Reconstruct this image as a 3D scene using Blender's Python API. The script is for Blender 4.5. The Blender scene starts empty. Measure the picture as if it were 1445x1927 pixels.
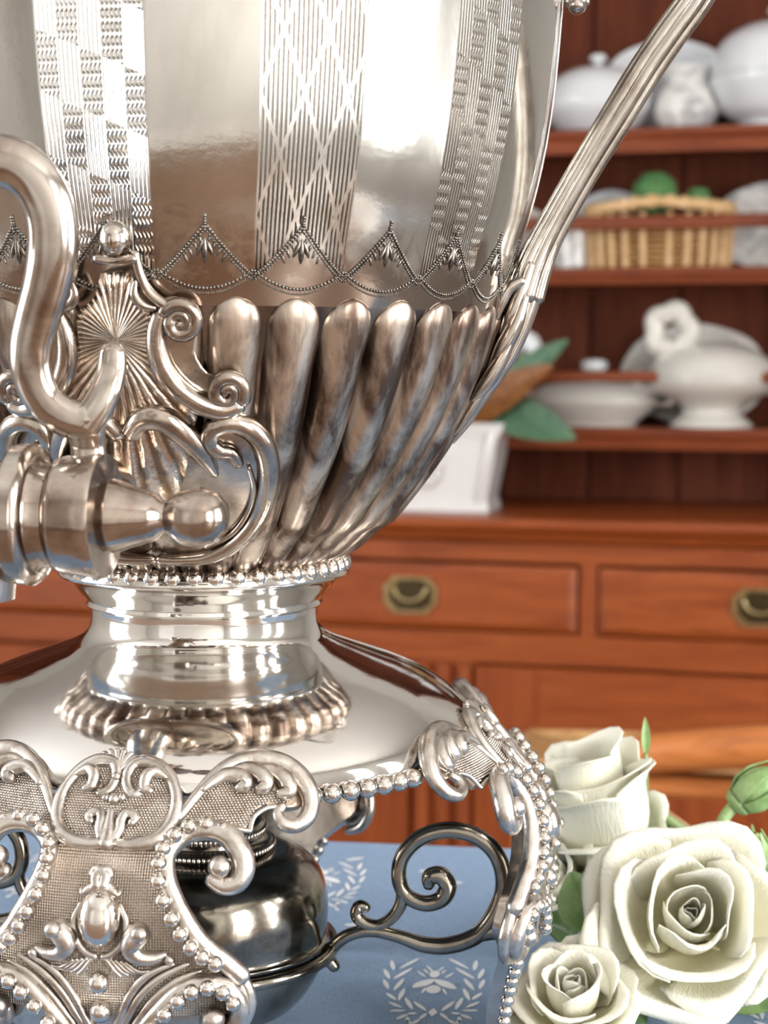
import bpy, math, random
import numpy as np
from mathutils import Vector, Matrix

random.seed(7); rng = np.random.default_rng(11)
scene = bpy.context.scene
COL = scene.collection
PI = math.pi
def rad(a): return math.radians(a)

# ------------------------------------------------------------------ camera
IMG_W, IMG_H = 1445, 1927
FPX = 3162.34
YAW, PITCH, ROLL = 0.1066, -0.0850, 0.0026
TABLE = 0.75                                   # height of the table top
CAM = np.array([0.0, -0.6853, TABLE + 0.2827])
_F = np.array([math.sin(YAW)*math.cos(PITCH), math.cos(YAW)*math.cos(PITCH), math.sin(PITCH)])
_r = np.array([math.cos(YAW), -math.sin(YAW), 0.0]); _u = np.cross(_r, _F)
_c, _s = math.cos(ROLL), math.sin(ROLL)
_R, _U = _c*_r + _s*_u, _c*_u - _s*_r
cam_d = bpy.data.cameras.new('camera'); cam_o = bpy.data.objects.new('camera', cam_d); COL.objects.link(cam_o)
cam_o.matrix_world = Matrix(((_R[0], _U[0], -_F[0], CAM[0]), (_R[1], _U[1], -_F[1], CAM[1]), (_R[2], _U[2], -_F[2], CAM[2]), (0, 0, 0, 1)))
cam_d.sensor_fit = 'HORIZONTAL'; cam_d.sensor_width = 36.0; cam_d.lens = 36.0*FPX/IMG_W
cam_d.clip_start = 0.02; cam_d.clip_end = 60
cam_d.dof.use_dof = True; cam_d.dof.focus_distance = 0.615; cam_d.dof.aperture_fstop = cam_d.lens/4.2
scene.camera = cam_o

# ------------------------------------------------------------------ world, daylight, exposure
ROOM_ROT = rad(-20.5)
RX = np.array([math.cos(ROOM_ROT), math.sin(ROOM_ROT), 0]); RY = np.array([-math.sin(ROOM_ROT), math.cos(ROOM_ROT), 0])
def room(x, y, z): return tuple(RX*x + RY*y + np.array([0, 0, z]))
world = bpy.data.worlds.new('daylight'); scene.world = world; world.use_nodes = True
bg = world.node_tree.nodes['Background']; bg.inputs[0].default_value = (0.80, 0.90, 1.0, 1); bg.inputs[1].default_value = 1.1
XL, XR, YB, YF, ZC = -2.5, 2.5, 2.62, -3.0, 2.7       # room extents in the room's own axes
WINDOWS = []      # (wall, centre along wall, z0, z1, width, watts)
WINDOWS.append(('right', -0.30, 0.55, 2.20, 0.36, 62)); WINDOWS.append(('right', 0.40, 0.55, 2.20, 0.36, 62))
WINDOWS.append(('right', -1.95, 0.50, 2.25, 1.05, 150)); WINDOWS.append(('left', -0.75, 0.55, 2.25, 1.25, 112))  # the wide right window is added as a key light for the roses
def area(name, loc, direction, sx, sy, power, color=(1, 1, 1)):
    l = bpy.data.lights.new(name, 'AREA'); l.shape = 'RECTANGLE'; l.size = sx; l.size_y = sy; l.energy = power; l.color = color
    o = bpy.data.objects.new(name, l); COL.objects.link(o); o.location = loc
    o.rotation_euler = Vector(direction).to_track_quat('-Z', 'Y').to_euler()
    return o
for i, (wl, c, z0, z1, w, pw_) in enumerate(WINDOWS):
    sg = 1 if wl == 'right' else -1
    area('window_daylight', room((XR if sg > 0 else XL)+0.16*sg, c, (z0+z1)/2), tuple(-RX*sg), w, z1-z0, pw_, (1, 0.985, 0.955) if sg > 0 else (0.94, 0.97, 1.0))
vs = scene.view_settings; vs.view_transform = 'Standard'; vs.look = 'None'; vs.gamma = 1.0; vs.use_curve_mapping = False
vs.exposure = 0.20

# ------------------------------------------------------------------ pixel rays (used to take measurements from the photograph)
def ray(x, y):
    d = _F + _R*(x-IMG_W/2)/FPX - _U*(y-IMG_H/2)/FPX
    return CAM.copy(), d
def at_depth(x, y, dep): o, d = ray(x, y); return o + d*dep
def on_plane(x, y, P, n): o, d = ray(x, y); return o + d*(np.dot(P-o, n)/np.dot(d, n))
def project(p):
    d = np.asarray(p)-CAM; z = d@_F
    return np.array([IMG_W/2+FPX*(d@_R)/z, IMG_H/2-FPX*(d@_U)/z])

# ------------------------------------------------------------------ node helpers
class NT:
    def __init__(s, name):
        s.m = bpy.data.materials.new(name); s.m.use_nodes = True; s.t = s.m.node_tree; s.t.nodes.clear()
        s.out = s.t.nodes.new('ShaderNodeOutputMaterial')
    def n(s, typ, **kw):
        nd = s.t.nodes.new('ShaderNode'+typ)
        ins = kw.pop('i', {})
        for k, v in kw.items(): setattr(nd, k, v)
        for k, v in ins.items(): s.set(nd.inputs[k], v)
        return nd
    def set(s, sock, v):
        if isinstance(v, bpy.types.NodeSocket): s.t.links.new(v, sock)
        elif isinstance(v, bpy.types.Node): s.t.links.new(v.outputs[0], sock)
        else: sock.default_value = v
    def math(s, op, a, b=0.0, c=0.0, clamp=False):
        nd = s.n('Math', operation=op, use_clamp=clamp); s.set(nd.inputs[0], a); s.set(nd.inputs[1], b); s.set(nd.inputs[2], c); return nd.outputs[0]
    def ramp(s, fac, stops, interp='LINEAR'):
        nd = s.n('ValToRGB'); nd.color_ramp.interpolation = interp; cr = nd.color_ramp
        while len(cr.elements) < len(stops): cr.elements.new(0.5)
        for e, (p, c) in zip(cr.elements, stops): e.position = p; e.color = (*c, 1) if len(c) == 3 else c
        s.set(nd.inputs[0], fac); return nd.outputs[0]
    def mix(s, fac, a, b, mode='MIX'):
        nd = s.n('Mix', data_type='RGBA', blend_type=mode); s.set(nd.inputs[0], fac); s.set(nd.inputs[6], a if not isinstance(a, tuple) else (*a, 1)); s.set(nd.inputs[7], b if not isinstance(b, tuple) else (*b, 1)); return nd.outputs[2]
    def coord(s, kind='Object', scale=(1, 1, 1)):
        mp = s.n('Mapping'); s.set(mp.inputs[0], s.n('NewGeometry').outputs['Position'] if kind == 'Place' else s.n('TexCoord').outputs[kind]); mp.inputs['Scale'].default_value = scale; return mp.outputs[0]
    def noise(s, vec, scale, detail=4, rough=0.55, dist=0.0):
        nd = s.n('TexNoise', i={'Vector': vec, 'Scale': scale, 'Detail': detail, 'Roughness': rough, 'Distortion': dist}); return nd.outputs[0]
    def bump(s, h, dist, strength=1.0, normal=None):
        nd = s.n('Bump', i={'Height': h, 'Distance': dist, 'Strength': strength})
        if normal is not None: s.set(nd.inputs['Normal'], normal)
        return nd.outputs[0]
    def bsdf(s, **kw):
        nd = s.n('BsdfPrincipled')
        for k, v in kw.items(): s.set(nd.inputs[k.replace('_', ' ')], (*v, 1) if isinstance(v, tuple) and len(v) == 3 and 'Radius' not in k else v)
        s.t.links.new(nd.outputs[0], s.out.inputs[0]); return nd

MATS = {}
def silver(name, clean=(0.88, 0.85, 0.80), dull=(0.42, 0.33, 0.27), lo=0.45, hi=0.75, scale=30, stretch=(1, 1, 1), r0=0.08, r1=0.25, bump=0.00005, bscale=400, extra=None):
    t = NT(name); co = t.coord('Place', stretch); cu_ = t.coord('Object')
    f = t.noise(co, scale, 6, 0.6, 0.3); f2 = t.ramp(f, [(lo, (0, 0, 0)), (hi, (1, 1, 1))])
    col = t.mix(f2, clean, dull)
    rg = t.math('MULTIPLY_ADD', t.noise(co, scale*1.7, 4), r1-r0, r0)
    h = t.noise(cu_, bscale, 3); nb = t.bump(h, bump)
    if extra: nb, col = extra(t, nb, col)
    t.bsdf(Base_Color=col, Metallic=1.0, Roughness=rg, Normal=nb); MATS[name] = t.m; return t.m
def plain(name, col, rough=0.5, metallic=0.0, **kw):
    t = NT(name); t.bsdf(Base_Color=col, Roughness=rough, Metallic=metallic, **kw); MATS[name] = t.m; return t.m

silver('silver_polished', (0.69, 0.67, 0.64), (0.50, 0.455, 0.405), 0.5, 0.85, 14, (1, 1, 1), 0.03, 0.12, 0.00002, 260)
silver('silver_flute', (0.56, 0.48, 0.41), (0.12, 0.083, 0.064), 0.38, 0.58, 75, (1, 1, 0.16), 0.22, 0.42, 0.00006, 320)
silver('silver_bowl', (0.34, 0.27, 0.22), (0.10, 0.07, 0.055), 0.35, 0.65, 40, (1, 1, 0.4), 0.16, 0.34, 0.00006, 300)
silver('silver_cast', (0.63, 0.595, 0.555), (0.34, 0.28, 0.235), 0.44, 0.70, 110, (1, 1, 1), 0.20, 0.40, 0.00012, 600)
silver('silver_escutcheon', (0.50, 0.44, 0.385), (0.19, 0.14, 0.11), 0.40, 0.72, 70, (1, 1, 1), 0.12, 0.28, 0.00008, 400)
silver('silver_bead', (0.65, 0.61, 0.565), (0.40, 0.30, 0.225), 0.62, 0.80, 140, (1, 1, 1), 0.07, 0.20, 0.00005, 500)
silver('silver_tap', (0.52, 0.47, 0.425), (0.27, 0.205, 0.165), 0.42, 0.68, 45, (1, 1, 1), 0.08, 0.24, 0.00003, 200)
silver('silver_handle', (0.53, 0.485, 0.44), (0.26, 0.21, 0.175), 0.45, 0.72, 60, (1, 1, 1), 0.08, 0.2, 0.00004, 300)
silver('dark_plate', (0.34, 0.31, 0.26), (0.11, 0.095, 0.08), 0.42, 0.70, 45, (1, 1, 1), 0.08, 0.24, 0.00006, 250)
silver('engraving', (0.20, 0.18, 0.16), (0.10, 0.085, 0.07), 0.4, 0.7, 200, (1, 1, 1), 0.2, 0.35, 0.00003, 600)
silver('silver_ground', (0.46, 0.37, 0.30), (0.27, 0.205, 0.16), 0.4, 0.75, 90, (1, 1, 1), 0.25, 0.4, 0.00006, 500)
def hatch(t, nb, col):
    sx = t.n('SeparateXYZ', i={0: t.coord('Object')})
    a = t.math('SINE', t.math('MULTIPLY', sx.outputs[0], 6800.0)); b = t.math('SINE', t.math('MULTIPLY', sx.outputs[2], 6800.0))
    h = t.math('ADD', a, t.math('MULTIPLY', b, 0.8)); c2 = t.ramp(t.math('MULTIPLY_ADD', h, 0.25, 0.5), [(0.15, (0.62, 0.52, 0.43)), (0.6, (1, 1, 1))])
    return t.bump(h, 0.00028, 1.0, nb), t.mix(1.0, col, c2, 'MULTIPLY')
silver('silver_hatched', (0.84, 0.755, 0.67), (0.62, 0.53, 0.45), 0.45, 0.8, 80, (1, 1, 1), 0.30, 0.45, 0.00004, 500, hatch)
def fan(t, nb, col):
    uv = t.n('SeparateXYZ', i={0: t.coord('UV')})
    ang = t.math('ARCTAN2', t.math('SUBTRACT', uv.outputs[0], 0.5), t.math('SUBTRACT', uv.outputs[1], 0.5))
    h = t.math('SINE', t.math('MULTIPLY_ADD', ang, 46.0, t.math('MULTIPLY', t.noise(t.coord('UV'), 9), 2.5)))
    c2 = t.ramp(t.math('MULTIPLY_ADD', h, 0.5, 0.5), [(0.1, (0.45, 0.36, 0.28)), (0.7, (1, 1, 1))])
    return t.bump(h, 0.00035, 1.0, nb), t.mix(1.0, col, c2, 'MULTIPLY')
silver('silver_rayed', (0.70, 0.62, 0.54), (0.34, 0.26, 0.21), 0.4, 0.75, 70, (1, 1, 1), 0.16, 0.3, 0.00004, 400, fan)
def stain(t, col):
    sz = t.n('SeparateXYZ', i={0: t.coord('Object')}); low = t.n('MapRange', i={0: sz.outputs[2], 1: 0.352, 2: 0.306, 3: 0.0, 4: 1.0}).outputs[0]
    f = t.math('ADD', t.math('MULTIPLY', low, 0.62), t.math('SUBTRACT', t.noise(t.coord('Place', (1, 1, 0.8)), 85, 6, 0.65, 0.6), 0.30))
    return t.mix(t.ramp(f, [(0.50, (0, 0, 0)), (0.72, (0.85, 0.85, 0.85))]), col, (0.27, 0.195, 0.15))
def stained(t, nb, col): return nb, stain(t, col)
silver('silver_panel', (0.56, 0.548, 0.522), (0.35, 0.32, 0.285), 0.48, 0.85, 22, (1, 1, 0.35), 0.06, 0.20, 0.00004, 220, stained)
def engraved(kind, ncyc):
    def ex(t, nb, col):
        col = stain(t, col); uv = t.n('SeparateXYZ', i={0: t.coord('UV')}); u, v = uv.outputs[0], uv.outputs[1]     # u 0..1 across, v metres/0.1 above the joint
        if kind == 'diamond':
            def pulse(sg):
                a = t.math('FRACT', t.math('ADD', t.math('MULTIPLY', v, 2.6), t.math('MULTIPLY', u, 2.4*sg)))
                return t.math('LESS_THAN', t.math('ABSOLUTE', t.math('SUBTRACT', a, 0.5)), 0.045)
            pa, pb = pulse(1), pulse(-1); sh = t.math('SUBTRACT', t.math('MULTIPLY', pa, 0.35), t.math('MULTIPLY', pb, 0.35)); lift = t.math('MAXIMUM', pa, pb)
        else:
            q = t.math('ADD', t.math('FLOOR', t.math('MULTIPLY', u, 5.0)), t.math('FLOOR', t.math('MULTIPLY_ADD', v, 5.2, t.math('MULTIPLY', u, 0.8))))
            odd = t.math('PINGPONG', q, 1.0)
            sh = t.math('MULTIPLY', odd, t.math('MULTIPLY', t.math('SINE', t.math('MULTIPLY', v, 150.0)), 0.26)); lift = t.math('MULTIPLY', odd, t.math('GREATER_THAN', t.math('SINE', t.math('MULTIPLY', v, 150.0)), 0.55))
        ln = t.math('SINE', t.math('MULTIPLY', t.math('ADD', t.math('MULTIPLY', u, ncyc), sh), 2*PI))
        au = t.math('ABSOLUTE', t.math('MULTIPLY_ADD', u, 2.0, -1.0))
        lim = t.math('MULTIPLY', t.math('POWER', t.math('SUBTRACT', 1.0, t.math('MINIMUM', au, 0.999)), 1.2), 0.155)
        on = t.math('MULTIPLY', t.math('GREATER_THAN', v, lim), t.math('LESS_THAN', au, 0.97))
        h = t.math('MULTIPLY', on, t.math('MAXIMUM', t.math('MINIMUM', ln, 0.4), t.math('MULTIPLY_ADD', lift, 1.25, -1.0)))
        c2 = t.ramp(t.math('MULTIPLY_ADD', h, 0.5, 0.5), [(0.0, (0.20, 0.175, 0.15)), (0.40, (0.85, 0.85, 0.85)), (0.6, (1, 1, 1))])
        return t.bump(h, 0.00028, 0.9, nb), t.mix(1.0, col, c2, 'MULTIPLY')
    return ex
silver('silver_engraved_diamond', (0.60, 0.583, 0.553), (0.38, 0.345, 0.305), 0.5, 0.85, 25, (1, 1, 0.4), 0.10, 0.22, 0.00003, 240, engraved('diamond', 23))
silver('silver_engraved_basket', (0.60, 0.583, 0.553), (0.38, 0.345, 0.305), 0.5, 0.85, 25, (1, 1, 0.4), 0.10, 0.22, 0.00003, 240, engraved('basket', 25))

def wood(name, c0, c1, c2, rough=0.35, axis='X', scale=1.0, coat=0.10, spec=0.35):
    t = NT(name); sc = {'X': (1.2, 14, 14), 'Z': (14, 14, 1.2), 'Y': (14, 1.2, 14)}[axis]
    co = t.coord('Object', tuple(a*scale for a in sc))
    g = t.noise(co, 3.0, 6, 0.6, 1.2); g2 = t.noise(t.coord('Object'), 2.2*scale, 2)
    col = t.ramp(g, [(0.28, c0), (0.5, c1), (0.74, c2)]); col = t.mix(t.math('MULTIPLY', g2, 0.35), col, c0)
    t.bsdf(Base_Color=col, Roughness=t.math('MULTIPLY_ADD', g, 0.15, rough-0.05), Coat_Weight=coat, Coat_Roughness=0.22, Specular_IOR_Level=spec, Normal=t.bump(g, 0.0006, 0.5)); MATS[name] = t.m
wood('pine_stained_h', (0.17, 0.034, 0.008), (0.30, 0.066, 0.013), (0.38, 0.095, 0.021), 0.36, 'X')
wood('pine_stained_v', (0.17, 0.034, 0.008), (0.29, 0.062, 0.012), (0.36, 0.088, 0.019), 0.38, 'Z')
wood('pine_back_shaded', (0.060, 0.014, 0.007), (0.105, 0.026, 0.012), (0.15, 0.040, 0.018), 0.62, 'Z', 1.0, 0.0, 0.12)  # back boards: shade of the recess put into a darker pine
wood('pine_honey', (0.30, 0.095, 0.025), (0.52, 0.17, 0.045), (0.62, 0.24, 0.075), 0.32, 'X', 1.3)
wood('pine_rack_shaded_h', (0.11, 0.022, 0.007), (0.20, 0.043, 0.012), (0.26, 0.062, 0.017), 0.40, 'X')  # darkened copy of the dresser pine; the rack's shade is in the colour
wood('pine_rack_shaded_v', (0.11, 0.022, 0.007), (0.19, 0.040, 0.011), (0.25, 0.058, 0.016), 0.42, 'Z')
wood('table_wood', (0.17, 0.105, 0.068), (0.27, 0.18, 0.125), (0.34, 0.235, 0.165), 0.35, 'X', 1.0)
wood('floor_oak', (0.10, 0.050, 0.025), (0.17, 0.092, 0.048), (0.23, 0.13, 0.072), 0.4, 'X', 0.6)
plain('dark_gap', (0.02, 0.008, 0.005), 0.8)
plain('wall_paint', (0.60, 0.585, 0.555), 0.75); plain('ceiling_paint', (0.80, 0.79, 0.77), 0.8); plain('trim_paint', (0.85, 0.84, 0.81), 0.4)
plain('white_glaze', (0.69, 0.715, 0.74), 0.10, Coat_Weight=0.4); plain('cream_glaze', (0.61, 0.59, 0.545), 0.14, Coat_Weight=0.4)
plain('planter_glaze', (0.68, 0.67, 0.665), 0.16, Coat_Weight=0.3)
t = NT('grey_transfer'); t.bsdf(Base_Color=t.ramp(t.noise(t.coord('Object'), 22, 4, 0.6, 0.8), [(0.45, (0.72, 0.71, 0.69)), (0.62, (0.36, 0.36, 0.37))]), Roughness=0.14); MATS['grey_transfer'] = t.m
silver('old_pewter', (0.70, 0.67, 0.62), (0.40, 0.36, 0.31), 0.4, 0.7, 25, (1, 1, 1), 0.22, 0.4, 0.0002, 60)
t = NT('brass'); t.bsdf(Base_Color=t.ramp(t.noise(t.coord('Object'), 60, 4), [(0.35, (0.46, 0.36, 0.17)), (0.65, (0.66, 0.54, 0.31))]), Metallic=1.0, Roughness=0.28); MATS['brass'] = t.m
t = NT('dark_brass'); t.bsdf(Base_Color=(0.10, 0.075, 0.04), Metallic=1.0, Roughness=0.35); MATS['dark_brass'] = t.m
t = NT('wicker'); t.bsdf(Base_Color=t.ramp(t.noise(t.coord('Object'), 45, 4), [(0.3, (0.26, 0.12, 0.038)), (0.7, (0.42, 0.23, 0.085))]), Roughness=0.55); MATS['wicker'] = t.m
t = NT('pale_wicker'); t.bsdf(Base_Color=t.ramp(t.noise(t.coord('Object'), 45, 4), [(0.3, (0.52, 0.31, 0.13)), (0.7, (0.74, 0.50, 0.27))]), Roughness=0.5); MATS['pale_wicker'] = t.m
t = NT('rush'); t.bsdf(Base_Color=t.ramp(t.noise(t.coord('Object'), 40, 4), [(0.3, (0.42, 0.20, 0.07)), (0.7, (0.70, 0.42, 0.19))]), Roughness=0.5); MATS['rush'] = t.m
t = NT('moss'); t.bsdf(Base_Color=t.ramp(t.noise(t.coord('Object'), 160, 4), [(0.35, (0.045, 0.15, 0.045)), (0.7, (0.16, 0.35, 0.12))]), Roughness=0.8, Normal=t.bump(t.noise(t.coord('Object'), 260, 3), 0.004)); MATS['moss'] = t.m
def cloth():
    t = NT('blue_linen'); co = t.coord('Object'); sx = t.n('SeparateXYZ', i={0: co})
    a = t.math('SINE', t.math('MULTIPLY', sx.outputs[0], 9000.0)); b = t.math('SINE', t.math('MULTIPLY', sx.outputs[1], 9000.0))
    slub = t.noise(t.coord('Object', (1, 9, 1)), 160, 4); slub2 = t.noise(t.coord('Object', (9, 1, 1)), 160, 4)
    f = t.math('MULTIPLY', t.math('ADD', slub, slub2), 0.5)
    col = t.ramp(f, [(0.36, (0.155, 0.255, 0.42)), (0.5, (0.215, 0.335, 0.52)), (0.64, (0.285, 0.41, 0.60))])
    t.bsdf(Base_Color=col, Roughness=0.9, Sheen_Weight=0.15, Normal=t.bump(t.math('ADD', t.math('MULTIPLY', a, b), t.math('MULTIPLY', f, 3.0)), 0.00012)); MATS['blue_linen'] = t.m
cloth(); plain('print_white', (0.76, 0.78, 0.80), 0.85)
def petal_mat(name, tip, base):
    t = NT(name); uv = t.n('SeparateXYZ', i={0: t.coord('UV')})
    f = t.math('ADD', uv.outputs[1], t.math('MULTIPLY_ADD', t.noise(t.coord('UV', (6, 1, 1)), 3), 0.25, -0.12))
    col = t.ramp(f, [(0.0, base), (0.42, tuple(0.35*a+0.65*b for a, b in zip(base, tip))), (0.8, tip)])
    p = t.n('BsdfPrincipled', i={'Base Color': col, 'Roughness': 0.55, 'Normal': t.bump(t.noise(t.coord('UV', (14, 2, 1)), 4, 3), 0.0006)})
    tr = t.n('BsdfTranslucent', i={'Color': col}); mx = t.n('MixShader', i={0: 0.12}); t.t.links.new(p.outputs[0], mx.inputs[1]); t.t.links.new(tr.outputs[0], mx.inputs[2])
    t.t.links.new(mx.outputs[0], t.out.inputs[0]); MATS[name] = t.m
petal_mat('petal', (0.92, 0.905, 0.79), (0.86, 0.80, 0.40)); petal_mat('petal_green', (0.88, 0.89, 0.76), (0.42, 0.56, 0.22))
def leaf_mat(name, c0, c1):
    t = NT(name); col = t.ramp(t.noise(t.coord('Object'), 70, 3), [(0.35, c0), (0.68, c1)])
    t.bsdf(Base_Color=col, Roughness=0.45, Subsurface_Weight=0.0, Normal=t.bump(t.noise(t.coord('Object'), 200, 3), 0.0006)); MATS[name] = t.m
leaf_mat('leaf_green', (0.045, 0.11, 0.025), (0.12, 0.22, 0.06)); leaf_mat('bud_green', (0.16, 0.28, 0.085), (0.33, 0.46, 0.20)); leaf_mat('stem_green', (0.15, 0.22, 0.075), (0.26, 0.34, 0.13))
leaf_mat('stem_red', (0.20, 0.075, 0.035), (0.30, 0.15, 0.07)); leaf_mat('magnolia_green', (0.055, 0.13, 0.075), (0.11, 0.21, 0.12)); leaf_mat('magnolia_brown', (0.16, 0.055, 0.012), (0.30, 0.115, 0.025))
def glass():
    t = NT('window_glass'); g = t.n('BsdfGlossy', i={'Roughness': 0.02}); tr = t.n('BsdfTransparent'); mx = t.n('MixShader', i={0: 0.06})
    t.t.links.new(tr.outputs[0], mx.inputs[1]); t.t.links.new(g.outputs[0], mx.inputs[2]); t.t.links.new(mx.outputs[0], t.out.inputs[0]); MATS['window_glass'] = t.m
glass()

# ------------------------------------------------------------------ mesh helpers
class MB:
    def __init__(s): s.v = []; s.f = []; s.uv = {}
    def add(s, v, f):
        o = len(s.v); s.v += [tuple(map(float, p)) for p in v]; s.f += [tuple(i+o for i in q) for q in f]; return s
    def box(s, x0, x1, y0, y1, z0, z1, bev=0.0):
        if bev <= 0:
            v = [(x, y, z) for z in (z0, z1) for y in (y0, y1) for x in (x0, x1)]
            return s.add(v, [(0, 2, 3, 1), (4, 5, 7, 6), (0, 1, 5, 4), (2, 6, 7, 3), (0, 4, 6, 2), (1, 3, 7, 5)])
        b = min(bev, (x1-x0)/2.01, (y1-y0)/2.01, (z1-z0)/2.01)
        v = []; 
        for sz in (0, 1):
            for sy in (0, 1):
                for sx in (0, 1):
                    X = (x0, x1)[sx]; Y = (y0, y1)[sy]; Z = (z0, z1)[sz]; dx, dy, dz = (b, -b)[sx], (b, -b)[sy], (b, -b)[sz]
                    v += [(X, Y+dy, Z+dz), (X+dx, Y, Z+dz), (X+dx, Y+dy, Z)]
        I = lambda sx, sy, sz, k: ((sz*2+sy)*2+sx)*3+k
        f = []
        for a in (0, 1):
            f.append(tuple(I(a, *p, 0) for p in ((0, 0), (0, 1), (1, 1), (1, 0))[::1 if a == 0 else -1]))
            f.append(tuple(I(p[0], a, p[1], 1) for p in ((0, 0), (1, 0), (1, 1), (0, 1))[::1 if a == 0 else -1]))
            f.append(tuple(I(p[0], p[1], a, 2) for p in ((0, 0), (0, 1), (1, 1), (1, 0))[::1 if a == 0 else -1]))
        for a in (0, 1):
            for b_ in (0, 1):
                f.append((I(a, b_, 0, 0), I(a, b_, 1, 0), I(a, b_, 1, 1), I(a, b_, 0, 1)))
                f.append((I(a, 0, b_, 0), I(a, 1, b_, 0), I(a, 1, b_, 2), I(a, 0, b_, 2)))
                f.append((I(0, a, b_, 1), I(1, a, b_, 1), I(1, a, b_, 2), I(0, a, b_, 2)))
                for c in (0, 1): f.append((I(a, b_, c, 0), I(a, b_, c, 1), I(a, b_, c, 2)))
        return s.add(v, f)
    def lathe(s, prof, seg=48, a0=0.0, a1=2*PI, M=None):
        full = abs(a1-a0-2*PI) < 1e-6; n = seg if full else seg+1; v = []; f = []
        for r, z in prof:
            for k in range(n):
                a = a0+(a1-a0)*k/seg; v.append((r*math.sin(a), -r*math.cos(a), z))
        for i in range(len(prof)-1):
            for k in range(seg):
                k2 = (k+1) % n; f.append((i*n+k, i*n+k2, (i+1)*n+k2, (i+1)*n+k))
        if M is not None: v = [tuple(M @ Vector(p)) for p in v]
        return s.add(v, f)
    def tube(s, pts, rad_, seg=10, caps=True, up=None, flat=1.0):
        P = [Vector(p) for p in pts]; n = len(P); rr = list(rad_) if hasattr(rad_, '__len__') else [rad_]*n
        T = []
        for i in range(n):
            d = (P[min(i+1, n-1)]-P[max(i-1, 0)]); T.append(d.normalized() if d.length > 1e-9 else Vector((0, 0, 1)))
        ref = Vector(up) if up is not None else (Vector((0, 0, 1)) if abs(T[0].z) < 0.9 else Vector((1, 0, 0)))
        N = (ref-T[0]*ref.dot(T[0])).normalized(); v = []; f = []
        for i in range(n):
            if up is not None: ref = Vector(up); N2 = ref-T[i]*ref.dot(T[i]); N = N2.normalized() if N2.length > 1e-4 else N
            else: N = (N-T[i]*N.dot(T[i])).normalized()
            B = T[i].cross(N)
            for k in range(seg):
                a = 2*PI*k/seg; v.append(tuple(P[i]+(N*math.sin(a)*flat+B*math.cos(a))*rr[i]))
        for i in range(n-1):
            for k in range(seg): k2 = (k+1) % seg; f.append((i*seg+k, i*seg+k2, (i+1)*seg+k2, (i+1)*seg+k))
        if caps:
            o = len(v)
            for e, sg in ((0, -1), (n-1, 1)):
                c = P[e]+T[e]*sg*rr[e]*0.8; ring = []
                for k in range(seg): ring.append(tuple(P[e]+(Vector(v[e*seg+k])-P[e])*0.70+T[e]*sg*rr[e]*0.55))
                b = len(v); v += ring+[tuple(c)]
                for k in range(seg):
                    k2 = (k+1) % seg; q = (e*seg+k, e*seg+k2, b+k2, b+k); f.append(q[::-1] if sg < 0 else q); q = (b+k, b+k2, b+seg); f.append(q[::-1] if sg < 0 else q)
        return s.add(v, f)
    def ball(s, c, r, seg=14, rings=9, M=None):
        rx, ry, rz = (r, r, r) if not hasattr(r, '__len__') else r; v = []; f = []; M = M or Matrix.Identity(3); c = Vector(c)
        for i in range(1, rings):
            th = PI*i/rings
            for k in range(seg): a = 2*PI*k/seg; v.append(tuple(c+M @ Vector((rx*math.sin(th)*math.cos(a), ry*math.sin(th)*math.sin(a), rz*math.cos(th)))))
        t0 = len(v); v += [tuple(c+M @ Vector((0, 0, rz))), tuple(c+M @ Vector((0, 0, -rz)))]
        for i in range(rings-2):
            for k in range(seg): k2 = (k+1) % seg; f.append((i*seg+k, (i+1)*seg+k, (i+1)*seg+k2, i*seg+k2))
        for k in range(seg): k2 = (k+1) % seg; f.append((t0, k, k2)); b = (rings-2)*seg; f.append((t0+1, b+k2, b+k))
        return s.add(v, f)
    def grid(s, fn, nu, nv, uv=None):
        o = len(s.v); v = []; f = []
        for j in range(nv+1):
            for i in range(nu+1):
                v.append(fn(i/nu, j/nv))
                if uv: s.uv[o+len(v)-1] = uv(i/nu, j/nv)
        for j in range(nv):
            for i in range(nu): a = j*(nu+1)+i; f.append((a, a+1, a+nu+2, a+nu+1))
        return s.add(v, f)
    def prism(s, poly, fn, thick):        # polygon in 2-D, fn(a,b,h) -> 3-D
        n = len(poly); o = [fn(a, b, 0.0) for a, b in poly]+[fn(a, b, thick) for a, b in poly]
        return s.add(o, [tuple(range(n))[::-1], tuple(range(n, 2*n))]+[(i, (i+1) % n, n+(i+1) % n, n+i) for i in range(n)])
    def mirror_x(s): 
        m = MB(); m.v = [(-x, y, z) for x, y, z in s.v]; m.f = [tuple(q[::-1]) for q in s.f]; return m
    def mesh(s, name, mat, smooth=True, angle=None):
        me = bpy.data.meshes.new(name); me.from_pydata(s.v, [], s.f); me.update()
        if s.uv:
            l = me.uv_layers.new(name='UVMap')
            for lp in me.loops: l.data[lp.index].uv = s.uv.get(lp.vertex_index, (0, 0))
        if smooth: me.polygons.foreach_set('use_smooth', [True]*len(me.polygons))
        if angle and smooth: me.set_sharp_from_angle(angle=rad(angle))
        if mat: me.materials.append(MATS[mat])
        return me
    def build(s, name, mat, parent=None, smooth=True, angle=None): return link(name, s.mesh(name, mat, smooth, angle), parent)
def link(name, me, parent=None, loc=None, rz=None):
    o = bpy.data.objects.new(name, me); COL.objects.link(o)
    if parent is not None: o.parent = parent
    if loc is not None: o.location = loc
    if rz is not None: o.rotation_euler = (0, 0, rz)
    return o
def tag(o, label, cat, group=None, kind=None):
    o['label'] = label; o['category'] = cat
    if group: o['group'] = group
    if kind: o['kind'] = kind
    return o
def thing(name, label, cat, loc=(0, 0, 0), rz=0, group=None):
    return tag(link(name, None, None, loc, rz), label, cat, group)
def struct(o): o['kind'] = 'structure'; return o
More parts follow.
